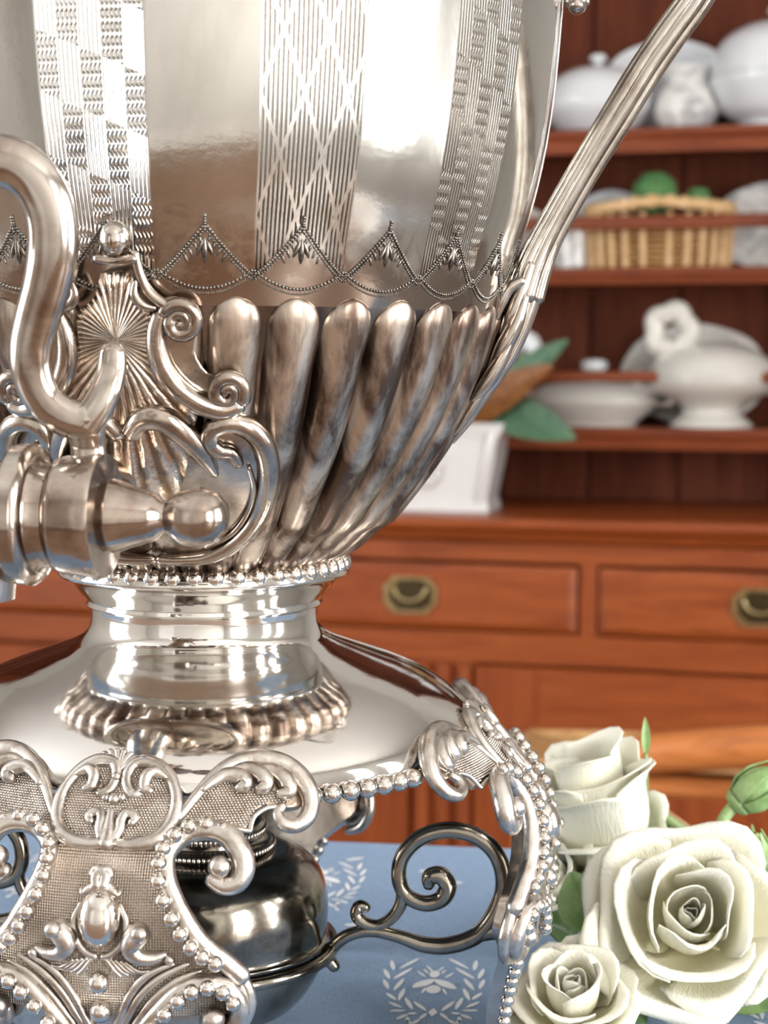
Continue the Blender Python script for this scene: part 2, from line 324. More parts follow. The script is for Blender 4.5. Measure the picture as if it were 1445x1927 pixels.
def copy_tree(o, parent=None):
    c = o.copy(); COL.objects.link(c); c.parent = parent
    for ch in list(o.children): copy_tree(ch, c)
    return c
def catmull(pts, n=8):
    P = [np.array(p, float) for p in pts]; out = []
    for i in range(len(P)-1):
        p0 = P[max(i-1, 0)]; p1 = P[i]; p2 = P[i+1]; p3 = P[min(i+2, len(P)-1)]
        for k in range(n):
            t = k/n; out.append(0.5*((2*p1)+(-p0+p2)*t+(2*p0-5*p1+4*p2-p3)*t*t+(-p0+3*p1-3*p2+p3)*t**3))
    out.append(P[-1]); return out
def smooth_prof(pts, n=6): return [tuple(p) for p in catmull(pts, n)]
def interp(x, xs, ys): return float(np.interp(x, xs, ys))
# ------------------------------------------------------------------ the room shell
_pc = at_depth(1090, 1130, 2.9)
YC = float(_pc @ RY); XC = float(_pc @ RX)            # front plane of the dresser base, and its drawer divider
YB = YC+0.475
def room_obj(mb, name, mat, smooth=False): return struct(link(name, mb.mesh(name, mat, smooth), None, (0, 0, 0), ROOM_ROT))
fl = room_obj(MB().box(XL-0.3, XR+0.3, YF-0.3, YB+0.3, -0.08, -0.012), 'floor', 'dark_gap')
pw = 0.14; k = 0; x = XL-0.29; plank_src = None
while x+pw < XR+0.29:
    if plank_src is None: plank_src = MB().box(0, pw-0.003, YF-0.28, YB+0.28, -0.012, 0.0, 0.002).mesh('plank', 'floor_oak', False)
    link('plank', plank_src, fl, (x, 0, 0)); x += pw
room_obj(MB().box(XL-0.3, XR+0.3, YF-0.3, YB+0.3, ZC, ZC+0.1), 'ceiling', 'ceiling_paint')
room_obj(MB().box(XL-0.3, XR+0.3, YB, YB+0.12, 0, ZC), 'wall_back', 'wall_paint')
def wall_with_openings(name, wall, lo, hi, fixed, outward, wins):
    mb = MB(); cuts = sorted([(c-w/2, c+w/2, z0, z1) for c, z0, z1, w in wins]); a = lo
    def b(s0, s1, z0, z1):
        f0, f1 = sorted((fixed, fixed+outward*0.12))
        if s1-s0 > 1e-4 and z1-z0 > 1e-4:
            if wall in ('left', 'right'): mb.box(f0, f1, s0, s1, z0, z1)
            else: mb.box(s0, s1, f0, f1, z0, z1)
    for s0, s1, z0, z1 in cuts: b(a, s0, 0, ZC); b(s0, s1, 0, z0); b(s0, s1, z1, ZC); a = s1
    b(a, hi, 0, ZC); room_obj(mb, name, 'wall_paint')
for nm, lo, hi, fx, ow in (('left', YF, YB, XL, -1), ('right', YF, YB, XR, 1), ('front', XL, XR, YF, -1)):
    wall_with_openings('wall_'+nm, nm, lo, hi, fx, ow, [(c, z0, z1, w) for wl, c, z0, z1, w, _p in WINDOWS if wl == nm])
for i, (wl, c, z0, z1, w, _p) in enumerate(WINDOWS):
    fx, ow = {'left': (XL, -1), 'right': (XR, 1), 'front': (YF, -1)}[wl]
    def bx(mb, s0, s1, d0, d1, za, zb):
        f0, f1 = sorted((fx+ow*d0, fx+ow*d1))
        return mb.box(f0, f1, s0, s1, za, zb) if wl != 'front' else mb.box(s0, s1, f0, f1, za, zb)
    mb = MB(); t_ = 0.05
    bx(mb, c-w/2, c-w/2+t_, 0.02, 0.09, z0, z1); bx(mb, c+w/2-t_, c+w/2, 0.02, 0.09, z0, z1); bx(mb, c-w/2+t_, c+w/2-t_, 0.02, 0.09, z0, z0+t_); bx(mb, c-w/2+t_, c+w/2-t_, 0.02, 0.09, z1-t_, z1)
    win = room_obj(mb, 'window_%d' % (i+1), 'trim_paint')
    nx = 2 if w > 0.7 else 1; nz = 3
    for a in range(1, nx):
        s = c-w/2+w*a/nx; m2 = MB(); bx(m2, s-0.014, s+0.014, 0.03, 0.08, z0+t_, z1-t_); m2.build('glazing_bar', 'trim_paint', win, False)
    for a in range(1, nz):
        z = z0+(z1-z0)*a/nz; m2 = MB(); bx(m2, c-w/2+t_, c+w/2-t_, 0.035, 0.075, z-0.014, z+0.014); m2.build('glazing_bar', 'trim_paint', win, False)
    m2 = MB(); bx(m2, c-w/2+t_, c+w/2-t_, 0.052, 0.056, z0+t_, z1-t_); m2.build('pane', 'window_glass', win, False)
    m2 = MB(); bx(m2, c-w/2-0.06, c+w/2+0.06, -0.05, 0.0, z0-0.04, z0-0.001); m2.build('window_sill', 'trim_paint', win, False)
for nm, b in (('left', (XL, XL+0.015, YF, YB)), ('right', (XR-0.015, XR, YF, YB)), ('front', (XL+0.015, XR-0.015, YF, YF+0.015)), ('back', (XL+0.015, XR-0.015, YB-0.015, YB))):
    room_obj(MB().box(*b, 0.0, 0.14), 'baseboard_'+nm, 'trim_paint')
d1 = room_obj(MB().box(-1.45, -0.55, YF, YF+0.04, 0.0, 2.05, 0.004), 'door_1', 'trim_paint')
for (xa, xb, za, zb) in ((-1.33, -1.05, 0.2, 0.85), (-0.95, -0.67, 0.2, 0.85), (-1.33, -1.05, 1.0, 1.9), (-0.95, -0.67, 1.0, 1.9)):
    MB().box(xa, xb, YF+0.04, YF+0.05, za, zb, 0.006).build('door_panel', 'trim_paint', d1, False)
MB().ball((-0.62, YF+0.08, 1.0), 0.028).build('door_knob', 'brass', d1)

# ------------------------------------------------------------------ the wooden dresser
cab = thing('dresser', 'tall reddish stained wooden dresser with open shelves, drawers and doors behind the table', 'dresser', room(XC, YC, 0), ROOM_ROT)
_nc = RY
def cu(px, py, back=0.0):
    q = on_plane(px, py, _pc+RY*back, _nc)-_pc; return float(q @ RX), float(q[2]+_pc[2])
zc_top = cu(1090, 974)[1]; zc_bot = cu(1090, 1000)[1]
z_dt = cu(1088, 1064)[1]; z_db = cu(1088, 1193)[1]; z_door = cu(1085, 1256)[1]
U0, U1 = 2*cu(-130, 1100)[0]-2*cu(776, 1120)[0]+cu(1125, 1130)[0]-0.05, cu(1760, 1100)[0]; BASE_D = 0.44
BK = 0.39                                               # depth of the back boards behind the base front
# carcass
mb = MB(); th = 0.022
mb.box(U0, U0+th, 0, BASE_D, 0, zc_bot); mb.box(U1-th, U1, 0, BASE_D, 0, zc_bot); mb.box(U0+th, U1-th, BASE_D-0.012, BASE_D, 0, zc_bot); mb.box(U0+th, U1-th, 0.02, BASE_D-0.012, 0.06, 0.08)
mb.build('carcass', 'pine_stained_v', cab, False)
MB().box(U0-0.0, U1+0.0, -0.010, 0.010, 0.0, 0.085, 0.004).build('plinth', 'pine_stained_h', cab, False)
# counter with moulded nosing
mb = MB(); nose = [(-0.035, zc_top), (-0.046, zc_top-0.004), (-0.050, zc_top-0.012), (-0.046, zc_top-0.020), (-0.034, zc_bot), (-0.026, zc_bot-0.004), (-0.020, zc_bot-0.016), (-0.006, zc_bot-0.022), (0.0, zc_bot-0.022), (BASE_D, zc_bot-0.001), (BASE_D, zc_top)]
n = len(nose); v = [(U0-0.03, y, z) for y, z in nose]+[(U1+0.03, y, z) for y, z in nose]
mb.add(v, [(i, (i+1) % n, n+(i+1) % n, n+i) for i in range(n)][::1]+[tuple(range(n))[::-1], tuple(range(n, 2*n))]); mb.build('counter', 'pine_stained_h', cab, False)
# face frame rails and stiles
ua, ub = cu(1090, 1130)[0], cu(1125, 1130)[0]; dw = ub-ua
h1 = cu(776, 1120)[0]; h2 = cu(1433, 1143)[0]
dl1 = 2*h1-ua; dr2 = 2*h2-ub; dr0 = dl1-dw; dl0 = 2*cu(-130, 1100)[0]-dr0
MB().box(U0+th, U1-th, 0.0, 0.018, z_dt+0.002, zc_bot-0.023, 0.001).build('top_rail', 'pine_stained_h', cab, False)
MB().box(U0+th, U1-th, 0.0, 0.018, z_door+0.001, z_db-0.003, 0.001).build('middle_rail', 'pine_stained_h', cab, False)
for (a, b) in ((ua, ub), (dr0, dl1), (U0+th, dl0), (dr2, U1-th)):
    if b-a > 0.002: MB().box(a, b, 0.0, 0.018, z_db-0.003, z_dt+0.002, 0.001).build('drawer_stile', 'pine_stained_v', cab, False)
def brass_pull(u, z, par):
    w, h, c = 0.050, 0.034, 0.018
    oct_ = lambda s, k=1.0: [(-w*s+c*k, -h*s), (w*s-c*k, -h*s), (w*s, -h*s+c*k), (w*s, h*s-c*k), (w*s-c*k, h*s), (-w*s+c*k, h*s), (-w*s, h*s-c*k), (-w*s, -h*s+c*k)]
    o1, o2, o3 = oct_(1.0), oct_(0.80, 0.85), oct_(0.72, 0.8); m = MB(); ys = (-0.0138, -0.0195, -0.0195, -0.0150); rings = (o1, oct_(0.95), o2, o3)
    v = []; f = []
    for rg, y in zip(rings, ys): v += [(u+a, y, z+b) for a, b in rg]
    for i in range(3): f += [(i*8+k, i*8+(k+1) % 8, i*8+8+(k+1) % 8, i*8+8+k) for k in range(8)]
    plate = m.add(v, f).build('pull_plate', 'brass', par, False)
    MB().add([(u+a, -0.0151, z+b) for a, b in oct_(0.74, 0.8)], [tuple(range(8))]).build('pull_recess', 'dark_brass', plate, False)
    m = MB(); pts = [(u+0.028*math.cos(a), -0.019-0.004*math.sin(a), z+0.012-0.022*math.sin(a)) for a in np.linspace(0, PI, 13)]
    m.tube(pts, 0.0032, 8).build('pull_bail', 'brass', plate)
for (a, b) in ((dl0, dr0), (dl1, ua), (ub, dr2)):
    g = 0.0035; m = MB().box(a+g, b-g, -0.008, 0.016, z_db+g-0.002, z_dt-g, 0.0)
    dr = m.build('drawer', 'pine_stained_h', cab, False)
    m = MB(); x0, x1, z0, z1 = a+g, b-g, z_db+g-0.002, z_dt-g; e = 0.012
    v = [(x0, -0.008, z0), (x1, -0.008, z0), (x1, -0.008, z1), (x0, -0.008, z1), (x0+e, -0.014, z0+e), (x1-e, -0.014, z0+e), (x1-e, -0.014, z1-e), (x0+e, -0.014, z1-e)]
    m.add(v, [(0, 1, 5, 4), (1, 2, 6, 5), (2, 3, 7, 6), (3, 0, 4, 7), (4, 5, 6, 7)]).build('drawer_face', 'pine_stained_h', dr, False)
    brass_pull((a+b)/2, (z_db+z_dt)/2, dr)
# doors: two, with a reeded centre stile
c0, c1 = cu(775, 1300)[0], cu(893, 1300)[0]
m = MB().box(c0, c1, 0.0, 0.018, 0.085, z_door); m.build('centre_stile', 'pine_stained_v', cab, False)
for q in range(3):
    u = c0+(c1-c0)*(q+0.5)/3; MB().tube([(u, 0.0, 0.09), (u, 0.0, z_door-0.004)], (c1-c0)/6.6, 10, False).build('reed', 'pine_stained_v', cab)
for (a, b) in ((U0+th, c0), (c1, U1-th)):
    st = 0.112; g = 0.003; z0, z1 = 0.09, z_door-0.003
    d = MB().box(a+g, b-g, -0.002, 0.012, z0, z1).build('door', 'pine_stained_v', cab, False)
    for (x0, x1) in ((a+g, a+st), (b-st, b-g)): MB().box(x0, x1, -0.016, -0.002, z0, z1, 0.002).build('door_stile', 'pine_stained_v', d, False)
    for (za, zb) in ((z0, z0+st), (z1-st, z1)): MB().box(a+st, b-st, -0.0155, -0.002, za, zb, 0.002).build('door_rail', 'pine_stained_h', d, False)
    x0, x1, za, zb, e = a+st+0.012, b-st-0.012, z0+st+0.012, z1-st-0.012, 0.035
    v = [(x0, -0.003, za), (x1, -0.003, za), (x1, -0.003, zb), (x0, -0.003, zb), (x0+e, -0.011, za+e), (x1-e, -0.011, za+e), (x1-e, -0.011, zb-e), (x0+e, -0.011, zb-e)]
    MB().add(v, [(0, 1, 5, 4), (1, 2, 6, 5), (2, 3, 7, 6), (3, 0, 4, 7), (4, 5, 6, 7)]).build('door_panel', 'pine_stained_v', d, False)
# upper rack
SB = 0.15                                               # set-back of the shelf fronts
ZTOP = 2.05
zs1 = (cu(1200, 846, SB)[1], cu(1200, 806, SB)[1]); zs2 = (cu(1200, 534, SB)[1], cu(1200, 503, SB)[1]); zs3 = (cu(1200, 286, SB)[1], cu(1200, 240, SB)[1])
for u in (U0+0.005, U1-0.027): MB().box(u, u+0.022, SB-0.01, BK+0.018, zc_top, ZTOP, 0.002).build('rack_side', 'pine_rack_shaded_v', cab, False)
bw = 0.172; u = U0+0.027; off = (cu(1107, 900, BK)[0]-u) % bw
edges = [U0+0.027]+[U0+0.027+off+i*bw for i in range(40)]; edges = [e for e in edges if e < U1-0.027]+[U1-0.027]
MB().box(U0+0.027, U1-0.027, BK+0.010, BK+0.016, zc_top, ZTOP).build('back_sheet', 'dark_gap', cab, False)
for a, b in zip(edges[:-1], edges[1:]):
    if b-a > 0.01: MB().box(a+0.0015, b-0.0015, BK, BK+0.010, zc_top+0.001, ZTOP, 0.003).build('back_board', 'pine_back_shaded', cab, False)
for (z0, z1) in (zs1, zs2, zs3):
    m = MB(); pr = [(SB, z1), (SB-0.006, z1-0.004), (SB-0.006, z1-0.012), (SB, (z0+z1)/2), (SB+0.004, z0), (SB+0.016, z0), (SB+0.016, z1-0.022), (BK, z1-0.022), (BK, z1)]
    n = len(pr); v = [(U0+0.027, y, z) for y, z in pr]+[(U1-0.027, y, z) for y, z in pr]
    m.add(v, [(i, (i+1) % n, n+(i+1) % n, n+i) for i in range(n)]+[tuple(range(n))[::-1], tuple(range(n, 2*n))]).build('shelf', 'pine_rack_shaded_h', cab, False)
for (pya, pyb) in ((432, 406), (719, 699)):
    za, zb = cu(1200, pya, SB+0.01)[1], cu(1200, pyb, SB+0.01)[1]
    MB().box(U0+0.027, U1-0.027, SB-0.002, SB+0.014, za, zb, 0.004).build('plate_rail', 'pine_rack_shaded_h', cab, False)
m = MB(); m.box(U0-0.03, U1+0.03, SB-0.05, BK+0.03, ZTOP, ZTOP+0.03, 0.006); m.build('cornice', 'pine_rack_shaded_h', cab, False)

# ------------------------------------------------------------------ crockery and the rest on the dresser
def c3(px, py, back):                                    # point in room space at a set-back plane behind the dresser front
    u, z = cu(px, py, back); return np.array([XC+u, YC+back, z])
def cloc(px, back, z):
    q = on_plane(px, 700, _pc+RY*back, _nc); u = float((q-_pc) @ RX); return room(XC+u, YC+back, z)
def mpp(back): return 2.9*(1+0)/FPX*(1+back/2.9)         # metres per pixel at that plane
def set_on(name, label, cat, px, back, z, rz=0.0, group=None): return thing(name, label, cat, cloc(px, back, z), ROOM_ROT+rz, group)
S3, S2, S1, SC = zs3[1], zs2[1], zs1[1], zc_top
def standing_plate(name, label, cat, px, zshelf, w, h, back, mat, lean=0.10, group=None):
    o = set_on(name, label, cat, px, back, zshelf, 0, group)
    def pr(a, k): return (w/2*k*math.cos(a), h/2*k*math.sin(a))
    m = MB(); ks = [(1.0, 0.0, 0.004), (0.985, -0.004, 0.003), (0.72, 0.010, 0.0), (0.68, 0.016, 0.0), (0.02, 0.018, 0.0)]; seg = 40; v = []; f = []
    c, s = math.cos(lean), math.sin(lean)
    def T(x, y, z): z += h/2; return (x, y*c+z*s, z*c-y*s)
    front = [(1.0, -0.010), (0.98, -0.0125), (0.74, -0.004), (0.66, 0.002), (0.0001, 0.002)]; backp = [(0.0001, 0.007), (0.66, 0.007), (0.76, 0.001), (0.99, -0.0075), (1.0, -0.010)]
    for k, y in front+backp:
        for q in range(seg): a = 2*PI*q/seg; x, z = pr(a, k*(1+0.012*math.cos(8*a)*(k > 0.9))); v.append(T(x, y, z))
    R_ = len(front+backp)
    for i in range(R_-1): f += [(i*seg+q, i*seg+(q+1) % seg, (i+1)*seg+(q+1) % seg, (i+1)*seg+q) for q in range(seg)]
    m.add(v, f).build('plate_body', mat, o); 
    m = MB(); m.tube([T(w/2*0.86*math.cos(a), -0.0098, h/2*0.86*math.sin(a)) for a in np.linspace(0, 2*PI, 49)], 0.0016, 6, False).build('rim_band', mat, o)
    return o
m_ = mpp(0.27)
# top shelf
o = set_on('covered_dish', 'low domed milk-white covered dish on the top shelf beside the urn', 'dish', 1118, 0.27, S3)
W_ = 105*m_; H_ = 128*m_
MB().lathe(smooth_prof([(0.001, 0), (W_*0.5, 0), (W_*0.62, 0.006), (W_*0.92, H_*0.30), (W_, H_*0.45), (W_*0.985, H_*0.50)]), 40).build('bowl', 'white_glaze', o)
l = MB().lathe(smooth_prof([(W_*1.0, H_*0.50), (W_*0.97, H_*0.56), (W_*0.78, H_*0.80), (W_*0.45, H_*0.96), (0.001, H_)]), 40).build('lid', 'white_glaze', o)
MB().lathe(smooth_prof([(0.008, H_*0.98), (0.007, H_*1.05), (0.016, H_*1.10), (0.012, H_*1.17), (0.001, H_*1.18)]), 20).build('knob', 'white_glaze', l)
standing_plate('oval_platter', 'large pale grey oval platter standing upright on the top shelf behind the jug', 'platter', 1246, S3, 250*m_, 185*m_, 0.325, 'white_glaze')
o = set_on('jug', 'small grey patterned jug on the top shelf between white dishes', 'jug', 1282, 0.24, S3); h = 112*m_
MB().lathe(smooth_prof([(0.001, 0), (h*0.34, 0), (h*0.38, h*0.05), (h*0.50, h*0.32), (h*0.44, h*0.60), (h*0.34, h*0.80), (h*0.40, h), (h*0.37, h*0.985), (h*0.30, h*0.80), (h*0.01, h*0.6)]), 32).build('body', 'grey_transfer', o)
MB().tube(catmull([(h*0.36, 0, h*0.86), (h*0.62, 0, h*0.90), (h*0.72, 0, h*0.62), (h*0.46, 0, h*0.32)], 6), 0.006, 8).build('handle', 'grey_transfer', o)
o = set_on('tureen', 'big round white lidded tureen at the right end of the top shelf', 'tureen', 1452, 0.26, S3); W_ = 122*m_; H_ = 190*m_
MB().lathe(smooth_prof([(0.001, 0), (W_*0.55, 0), (W_*0.52, 0.012), (W_*0.80, H_*0.18), (W_, H_*0.42), (W_*0.985, H_*0.50)]), 44).build('bowl', 'white_glaze', o)
l = MB().lathe(smooth_prof([(W_*1.0, H_*0.50), (W_*0.99, H_*0.56), (W_*0.84, H_*0.82), (W_*0.45, H_*0.98), (0.001, H_*1.01)]), 44).build('lid', 'white_glaze', o)
MB().lathe(smooth_prof([(0.010, H_*0.99), (0.008, H_*1.04), (0.020, H_*1.10), (0.014, H_*1.16), (0.001, H_*1.17)]), 20).build('knob', 'white_glaze', l)
for s in (-1, 1): MB().tube(catmull([(s*W_*0.93, 0, H_*0.30), (s*W_*1.12, 0, H_*0.34), (s*W_*1.14, 0, H_*0.46), (s*W_*0.96, 0, H_*0.48)], 5), 0.007, 8).build('handle', 'white_glaze', o)
# second shelf
standing_plate('plate', 'white plate standing behind the left end of the wicker basket', 'plate', 1145, S2, 178*m_, 155*m_, 0.33, 'white_glaze')
standing_plate('plate', 'grey-patterned plate standing to the right of the wicker basket', 'plate', 1440, S2, 205*m_, 160*m_, 0.31, 'grey_transfer')
standing_plate('plate', 'cream plate just visible between the urn body and its right handle', 'plate', 985, S2, 110*m_, 125*m_, 0.32, 'cream_glaze')
o = set_on('cup', 'grey-white upright mug beside the left end of the wicker basket', 'cup', 1076, 0.245, S2); h = 84*m_
MB().lathe(smooth_prof([(0.001, 0), (h*0.36, 0), (h*0.42, h*0.1), (h*0.44, h*0.6), (h*0.47, h), (h*0.44, h*0.98), (h*0.40, h*0.5), (h*0.01, h*0.12)]), 28).build('body', 'grey_transfer', o)
MB().tube(catmull([(-h*0.42, 0, h*0.82), (-h*0.72, 0, h*0.78), (-h*0.70, 0, h*0.36), (-h*0.42, 0, h*0.28)], 6), 0.005, 8).build('handle', 'grey_transfer', o)
bk = 0.235; mb_ = mpp(bk); o = set_on('wicker_basket', 'tan oval wicker basket holding green moss balls on the middle shelf', 'basket', 1236, bk, S2)
bwid, bdep, bh = 256*mb_/2, 0.055, 108*mb_
def bpt(a, z): k = 0.93+0.07*z/bh; return (bwid*k*math.copysign(abs(math.cos(a))**0.8, math.cos(a)), bdep*k*math.copysign(abs(math.sin(a))**0.8, math.sin(a)), z+0.010*(math.sin(a)*0)+0.012*(1-abs(math.cos(a)))*(z > bh*0.98))
nst = 26; rows = 9
for q in range(nst):                                      # upright stakes
    a = 2*PI*q/nst; MB().tube([(x_+0.006*math.cos(a), y_+0.006*math.sin(a), z_) for x_, y_, z_ in (bpt(a, z) for z in (0.003, bh*0.5, bh*0.92))], 0.0058, 7, False).build('stake', 'pale_wicker', o)
for rI in range(rows):                                    # woven strands
    z = bh*0.03+rI*bh*0.90/rows; pts = []
    for q in range(nst*2+1):
        a = 2*PI*q/(nst*2); p = Vector(bpt(a, z)); nrm = Vector((math.cos(a), math.sin(a)*1.2, 0)).normalized(); pts.append(p+nrm*0.0052*math.cos(PI*(q/1.0+rI)))
    MB().tube(pts, 0.0052, 6, False).build('weaver', 'wicker', o)
for q in range(2):                                       # plaited rim
    pts = [Vector(bpt(2*PI*k/120, bh*1.0))+Vector((0.004*math.cos(k*0.9+PI*q), 0, 0.005*math.sin(k*0.9+PI*q))) for k in range(121)]
    MB().tube(pts, 0.0075, 8, False).build('rim', 'pale_wicker', o)
MB().add([tuple(bpt(2*PI*k/40, 0.003)) for k in range(40)], [tuple(range(40))]).build('base', 'wicker', o, False)
MB().add([tuple(bpt(2*PI*k/40, bh*0.72)) for k in range(40)], [tuple(range(40))]).build('liner', 'wicker', o, False)
def moss_ball(px, py, r, label):
    q = c3(px, py, bk); m = MB(); m.ball((0, 0, 0), r, 26, 18)
    m.v = [tuple(np.array(p)*(1+0.07*math.sin(p[0]*310+1)*math.sin(p[1]*290+px)+0.05*math.sin(p[2]*420))) for p in m.v]
    b = link('moss_ball', m.mesh('moss_ball', 'moss'), None, room(*q)); tag(b, label, 'moss ball', 'moss balls in the basket')
moss_ball(1232, 366, 41*mb_, 'larger green moss ball standing highest in the wicker basket'); moss_ball(1314, 378, 24*mb_, 'small green moss ball at the right side of the wicker basket')
# lowest shelf of the rack
standing_plate('platter', 'cream platter standing upright at the back of the lowest shelf', 'platter', 1306, S1, 275*m_, 190*m_, 0.335, 'cream_glaze')
o = set_on('covered_server', 'low covered serving dish of dull silver with a white knob on the lowest shelf', 'dish', 1118, 0.26, S1); W_ = 122*m_; H_ = 86*m_
def squash(m, k=0.62): m.v = [(x, y*k, z) for x, y, z in m.v]; return m
squash(MB().lathe(smooth_prof([(0.001, 0), (W_*0.62, 0), (W_*0.66, 0.006), (W_*0.94, H_*0.42), (W_, H_*0.52), (W_*0.99, H_*0.60)]), 44)).build('bowl', 'cream_glaze', o)
l = squash(MB().lathe(smooth_prof([(W_*1.02, H_*0.60), (W_*1.0, H_*0.66), (W_*0.72, H_*0.90), (W_*0.2, H_*1.0), (0.001, H_*1.02)]), 44)).build('lid', 'cream_glaze', o)
MB().lathe(smooth_prof([(0.011, H_*0.99), (0.010, H_*1.10), (0.024, H_*1.22), (0.022, H_*1.40), (0.001, H_*1.44)]), 20).build('knob', 'white_glaze', l)
for s in (-1, 1): MB().tube(catmull([(s*W_*0.92, 0, H_*0.45), (s*W_*1.16, 0, H_*0.50), (s*W_*1.18, 0, H_*0.72), (s*W_*0.96, 0, H_*0.64)], 5), 0.008, 8).build('handle', 'old_pewter', o)
bk2 = 0.225; m2_ = mpp(bk2); o = set_on('soup_tureen', 'cream footed soup tureen with a scalloped loop handle on its lid, lowest shelf', 'tureen', 1340, bk2, S1); W_ = 118*m2_
MB().lathe(smooth_prof([(0.001, 0), (W_*0.60, 0), (W_*0.60, 0.010), (W_*0.46, 0.026), (W_*0.50, 0.040), (W_*0.86, 0.062), (W_, 0.082), (W_*0.99, 0.092)]), 44).build('footed_bowl', 'cream_glaze', o)
l = MB().lathe(smooth_prof([(W_*1.03, 0.092), (W_*1.0, 0.100), (W_*0.80, 0.130), (W_*0.42, 0.150), (0.001, 0.156)]), 44).build('lid', 'cream_glaze', o)
lx, lz = -72*m2_, 0.135; hr = 40*m2_
m = MB()
for q in range(14):
    a = 2*PI*q/14
m.tube([(lx+hr*(0.82+0.10*math.cos(5*a))*math.cos(a), -0.035, lz+0.038+hr*(0.9+0.10*math.cos(5*a))*math.sin(a)) for a in np.linspace(-PI*0.5, PI*1.5, 60)], hr*0.46, 10, False, up=(0, 1, 0)).build('loop_handle', 'cream_glaze', l)
MB().tube([(lx, -0.034, lz-0.045), (lx, -0.035, lz-0.010)], [hr*0.9, hr*0.7], 14).build('loop_stem', 'cream_glaze', l)
for s in (-1, 1): MB().tube(catmull([(s*W_*0.90, 0, 0.066), (s*W_*1.14, 0, 0.074), (s*W_*1.14, 0, 0.096), (s*W_*0.96, 0, 0.090)], 5), 0.009, 8).build('handle', 'cream_glaze', o)
# planter on the counter
bp = 0.055; mp_ = mpp(bp)
px0, px1 = 640, 969; cxp = (px0+px1)/2; wt = (px1-px0)/2*mp_; hp = (c3(950, 797, bp)[2]-SC); wb = wt-36*mp_
o = set_on('planter', 'white glazed rectangular planter with raised wreath motif on the dresser counter', 'planter', cxp, bp+0.06, SC)
dp = 0.065
def frustum(z0, w0, d0, z1, w1, d1): return [(-w0, -d0, z0), (w0, -d0, z0), (w0, d0, z0), (-w0, d0, z0), (-w1, -d1, z1), (w1, -d1, z1), (w1, d1, z1), (-w1, d1, z1)]
FB = [(0, 1, 5, 4), (1, 2, 6, 5), (2, 3, 7, 6), (3, 0, 4, 7), (3, 2, 1, 0), (4, 5, 6, 7)]
m = MB(); v = []; f = []; lev = [(0.016, wb, dp-0.010), (hp*0.45, wb+(wt-wb)*0.30, dp-0.008), (hp*0.80, wb+(wt-wb)*0.62, dp-0.005), (hp*0.90, wt-0.006, dp-0.001)]
for z, w, d in lev: v += [(-w, -d, z), (w, -d, z), (w, d, z), (-w, d, z)]
for i in range(3): f += [(i*4+k, i*4+(k+1) % 4, i*4+4+(k+1) % 4, i*4+4+k) for k in range(4)]
m.add(v, f+[(3, 2, 1, 0), (12, 13, 14, 15)]).build('pot', 'planter_glaze', o, False)
MB().add(frustum(hp*0.90, wt-0.004, dp, hp, wt, dp+0.004), FB).build('rim', 'planter_glaze', o, False)
MB().add(frustum(0.0, wb+0.006, dp-0.004, 0.018, wb+0.003, dp-0.007), FB).build('foot', 'planter_glaze', o, False)
for s in (-1, 1):
    MB().tube([(s*(wb-0.014), -dp+0.011, 0.02), (s*(wb+(wt-wb)*0.4-0.014), -dp+0.008, hp*0.55), (s*(wt-0.022), -dp+0.003, hp*0.88)], [0.008, 0.009, 0.011], 8).build('corner_rib', 'planter_glaze', o)
mx_ = (815-cxp)*mp_
m = MB(); m.tube([(mx_+0.026*math.cos(a), -dp+0.005, hp*0.52+0.034*math.sin(a)) for a in np.linspace(0, 2*PI, 30)], 0.006, 8, False)
for a in np.linspace(0, 2*PI, 13)[:-1]: m.ball((mx_+0.026*math.cos(a), -dp+0.001, hp*0.52+0.034*math.sin(a)), 0.008, 8, 6)
m.build('wreath_motif', 'planter_glaze', o)
MB().add([(-wt+0.01, -dp, hp*0.93), (wt-0.01, -dp, hp*0.93), (wt-0.01, dp, hp*0.93), (-wt+0.01, dp, hp*0.93)], [(0, 1, 2, 3)]).build('soil', 'dark_gap', o, False)
# plant in the planter
pl = thing('potted_plant', 'leafy plant with brown-backed green leaves and a white bloom in the planter', 'plant', cloc(cxp, bp+0.06, SC+hp*0.93), ROOM_ROT)
ploc = np.array([*cloc(cxp, bp+0.06, SC+hp*0.93)])
def plocal(px, py, back): q = c3(px, py, back); w = np.array(room(*q))-ploc; return np.array([w @ RX, w @ RY, w[2]])
def leaf(name, mat, base, tip, width, par, sag=0.2, nrm=(0, -1, 0.4), fold=0.15):
    base, tip = np.array(base, float), np.array(tip, float); ax = tip-base; L = np.linalg.norm(ax); ax /= L; nn = np.array(nrm, float); nn -= ax*(nn@ax); nn /= np.linalg.norm(nn); sd = np.cross(ax, nn)
    def fn(a, b):
        u = a*2-1; w = width*math.sin(PI*min(1, b**0.8*0.97+0.015))**0.75*0.5; return tuple(base+ax*L*b+sd*u*w+nn*(abs(u)*w*fold*2+sag*L*(b*(1-b))))
    m = MB(); m.grid(fn, 6, 12); n0 = len(m.v); th_ = 0.0006
    m.v += [tuple(np.array(p)-nn*th_) for p in m.v[:n0]]; m.f += [tuple(i+n0 for i in q[::-1]) for q in m.f[:72]]
    lf = m.build(name, mat, par); MB().tube([fn(0.5, b) for b in np.linspace(0, 0.97, 8)], [0.018*width*(1.15-b) for b in np.linspace(0, 1, 8)], 5, False).build('midrib', mat, lf); return lf
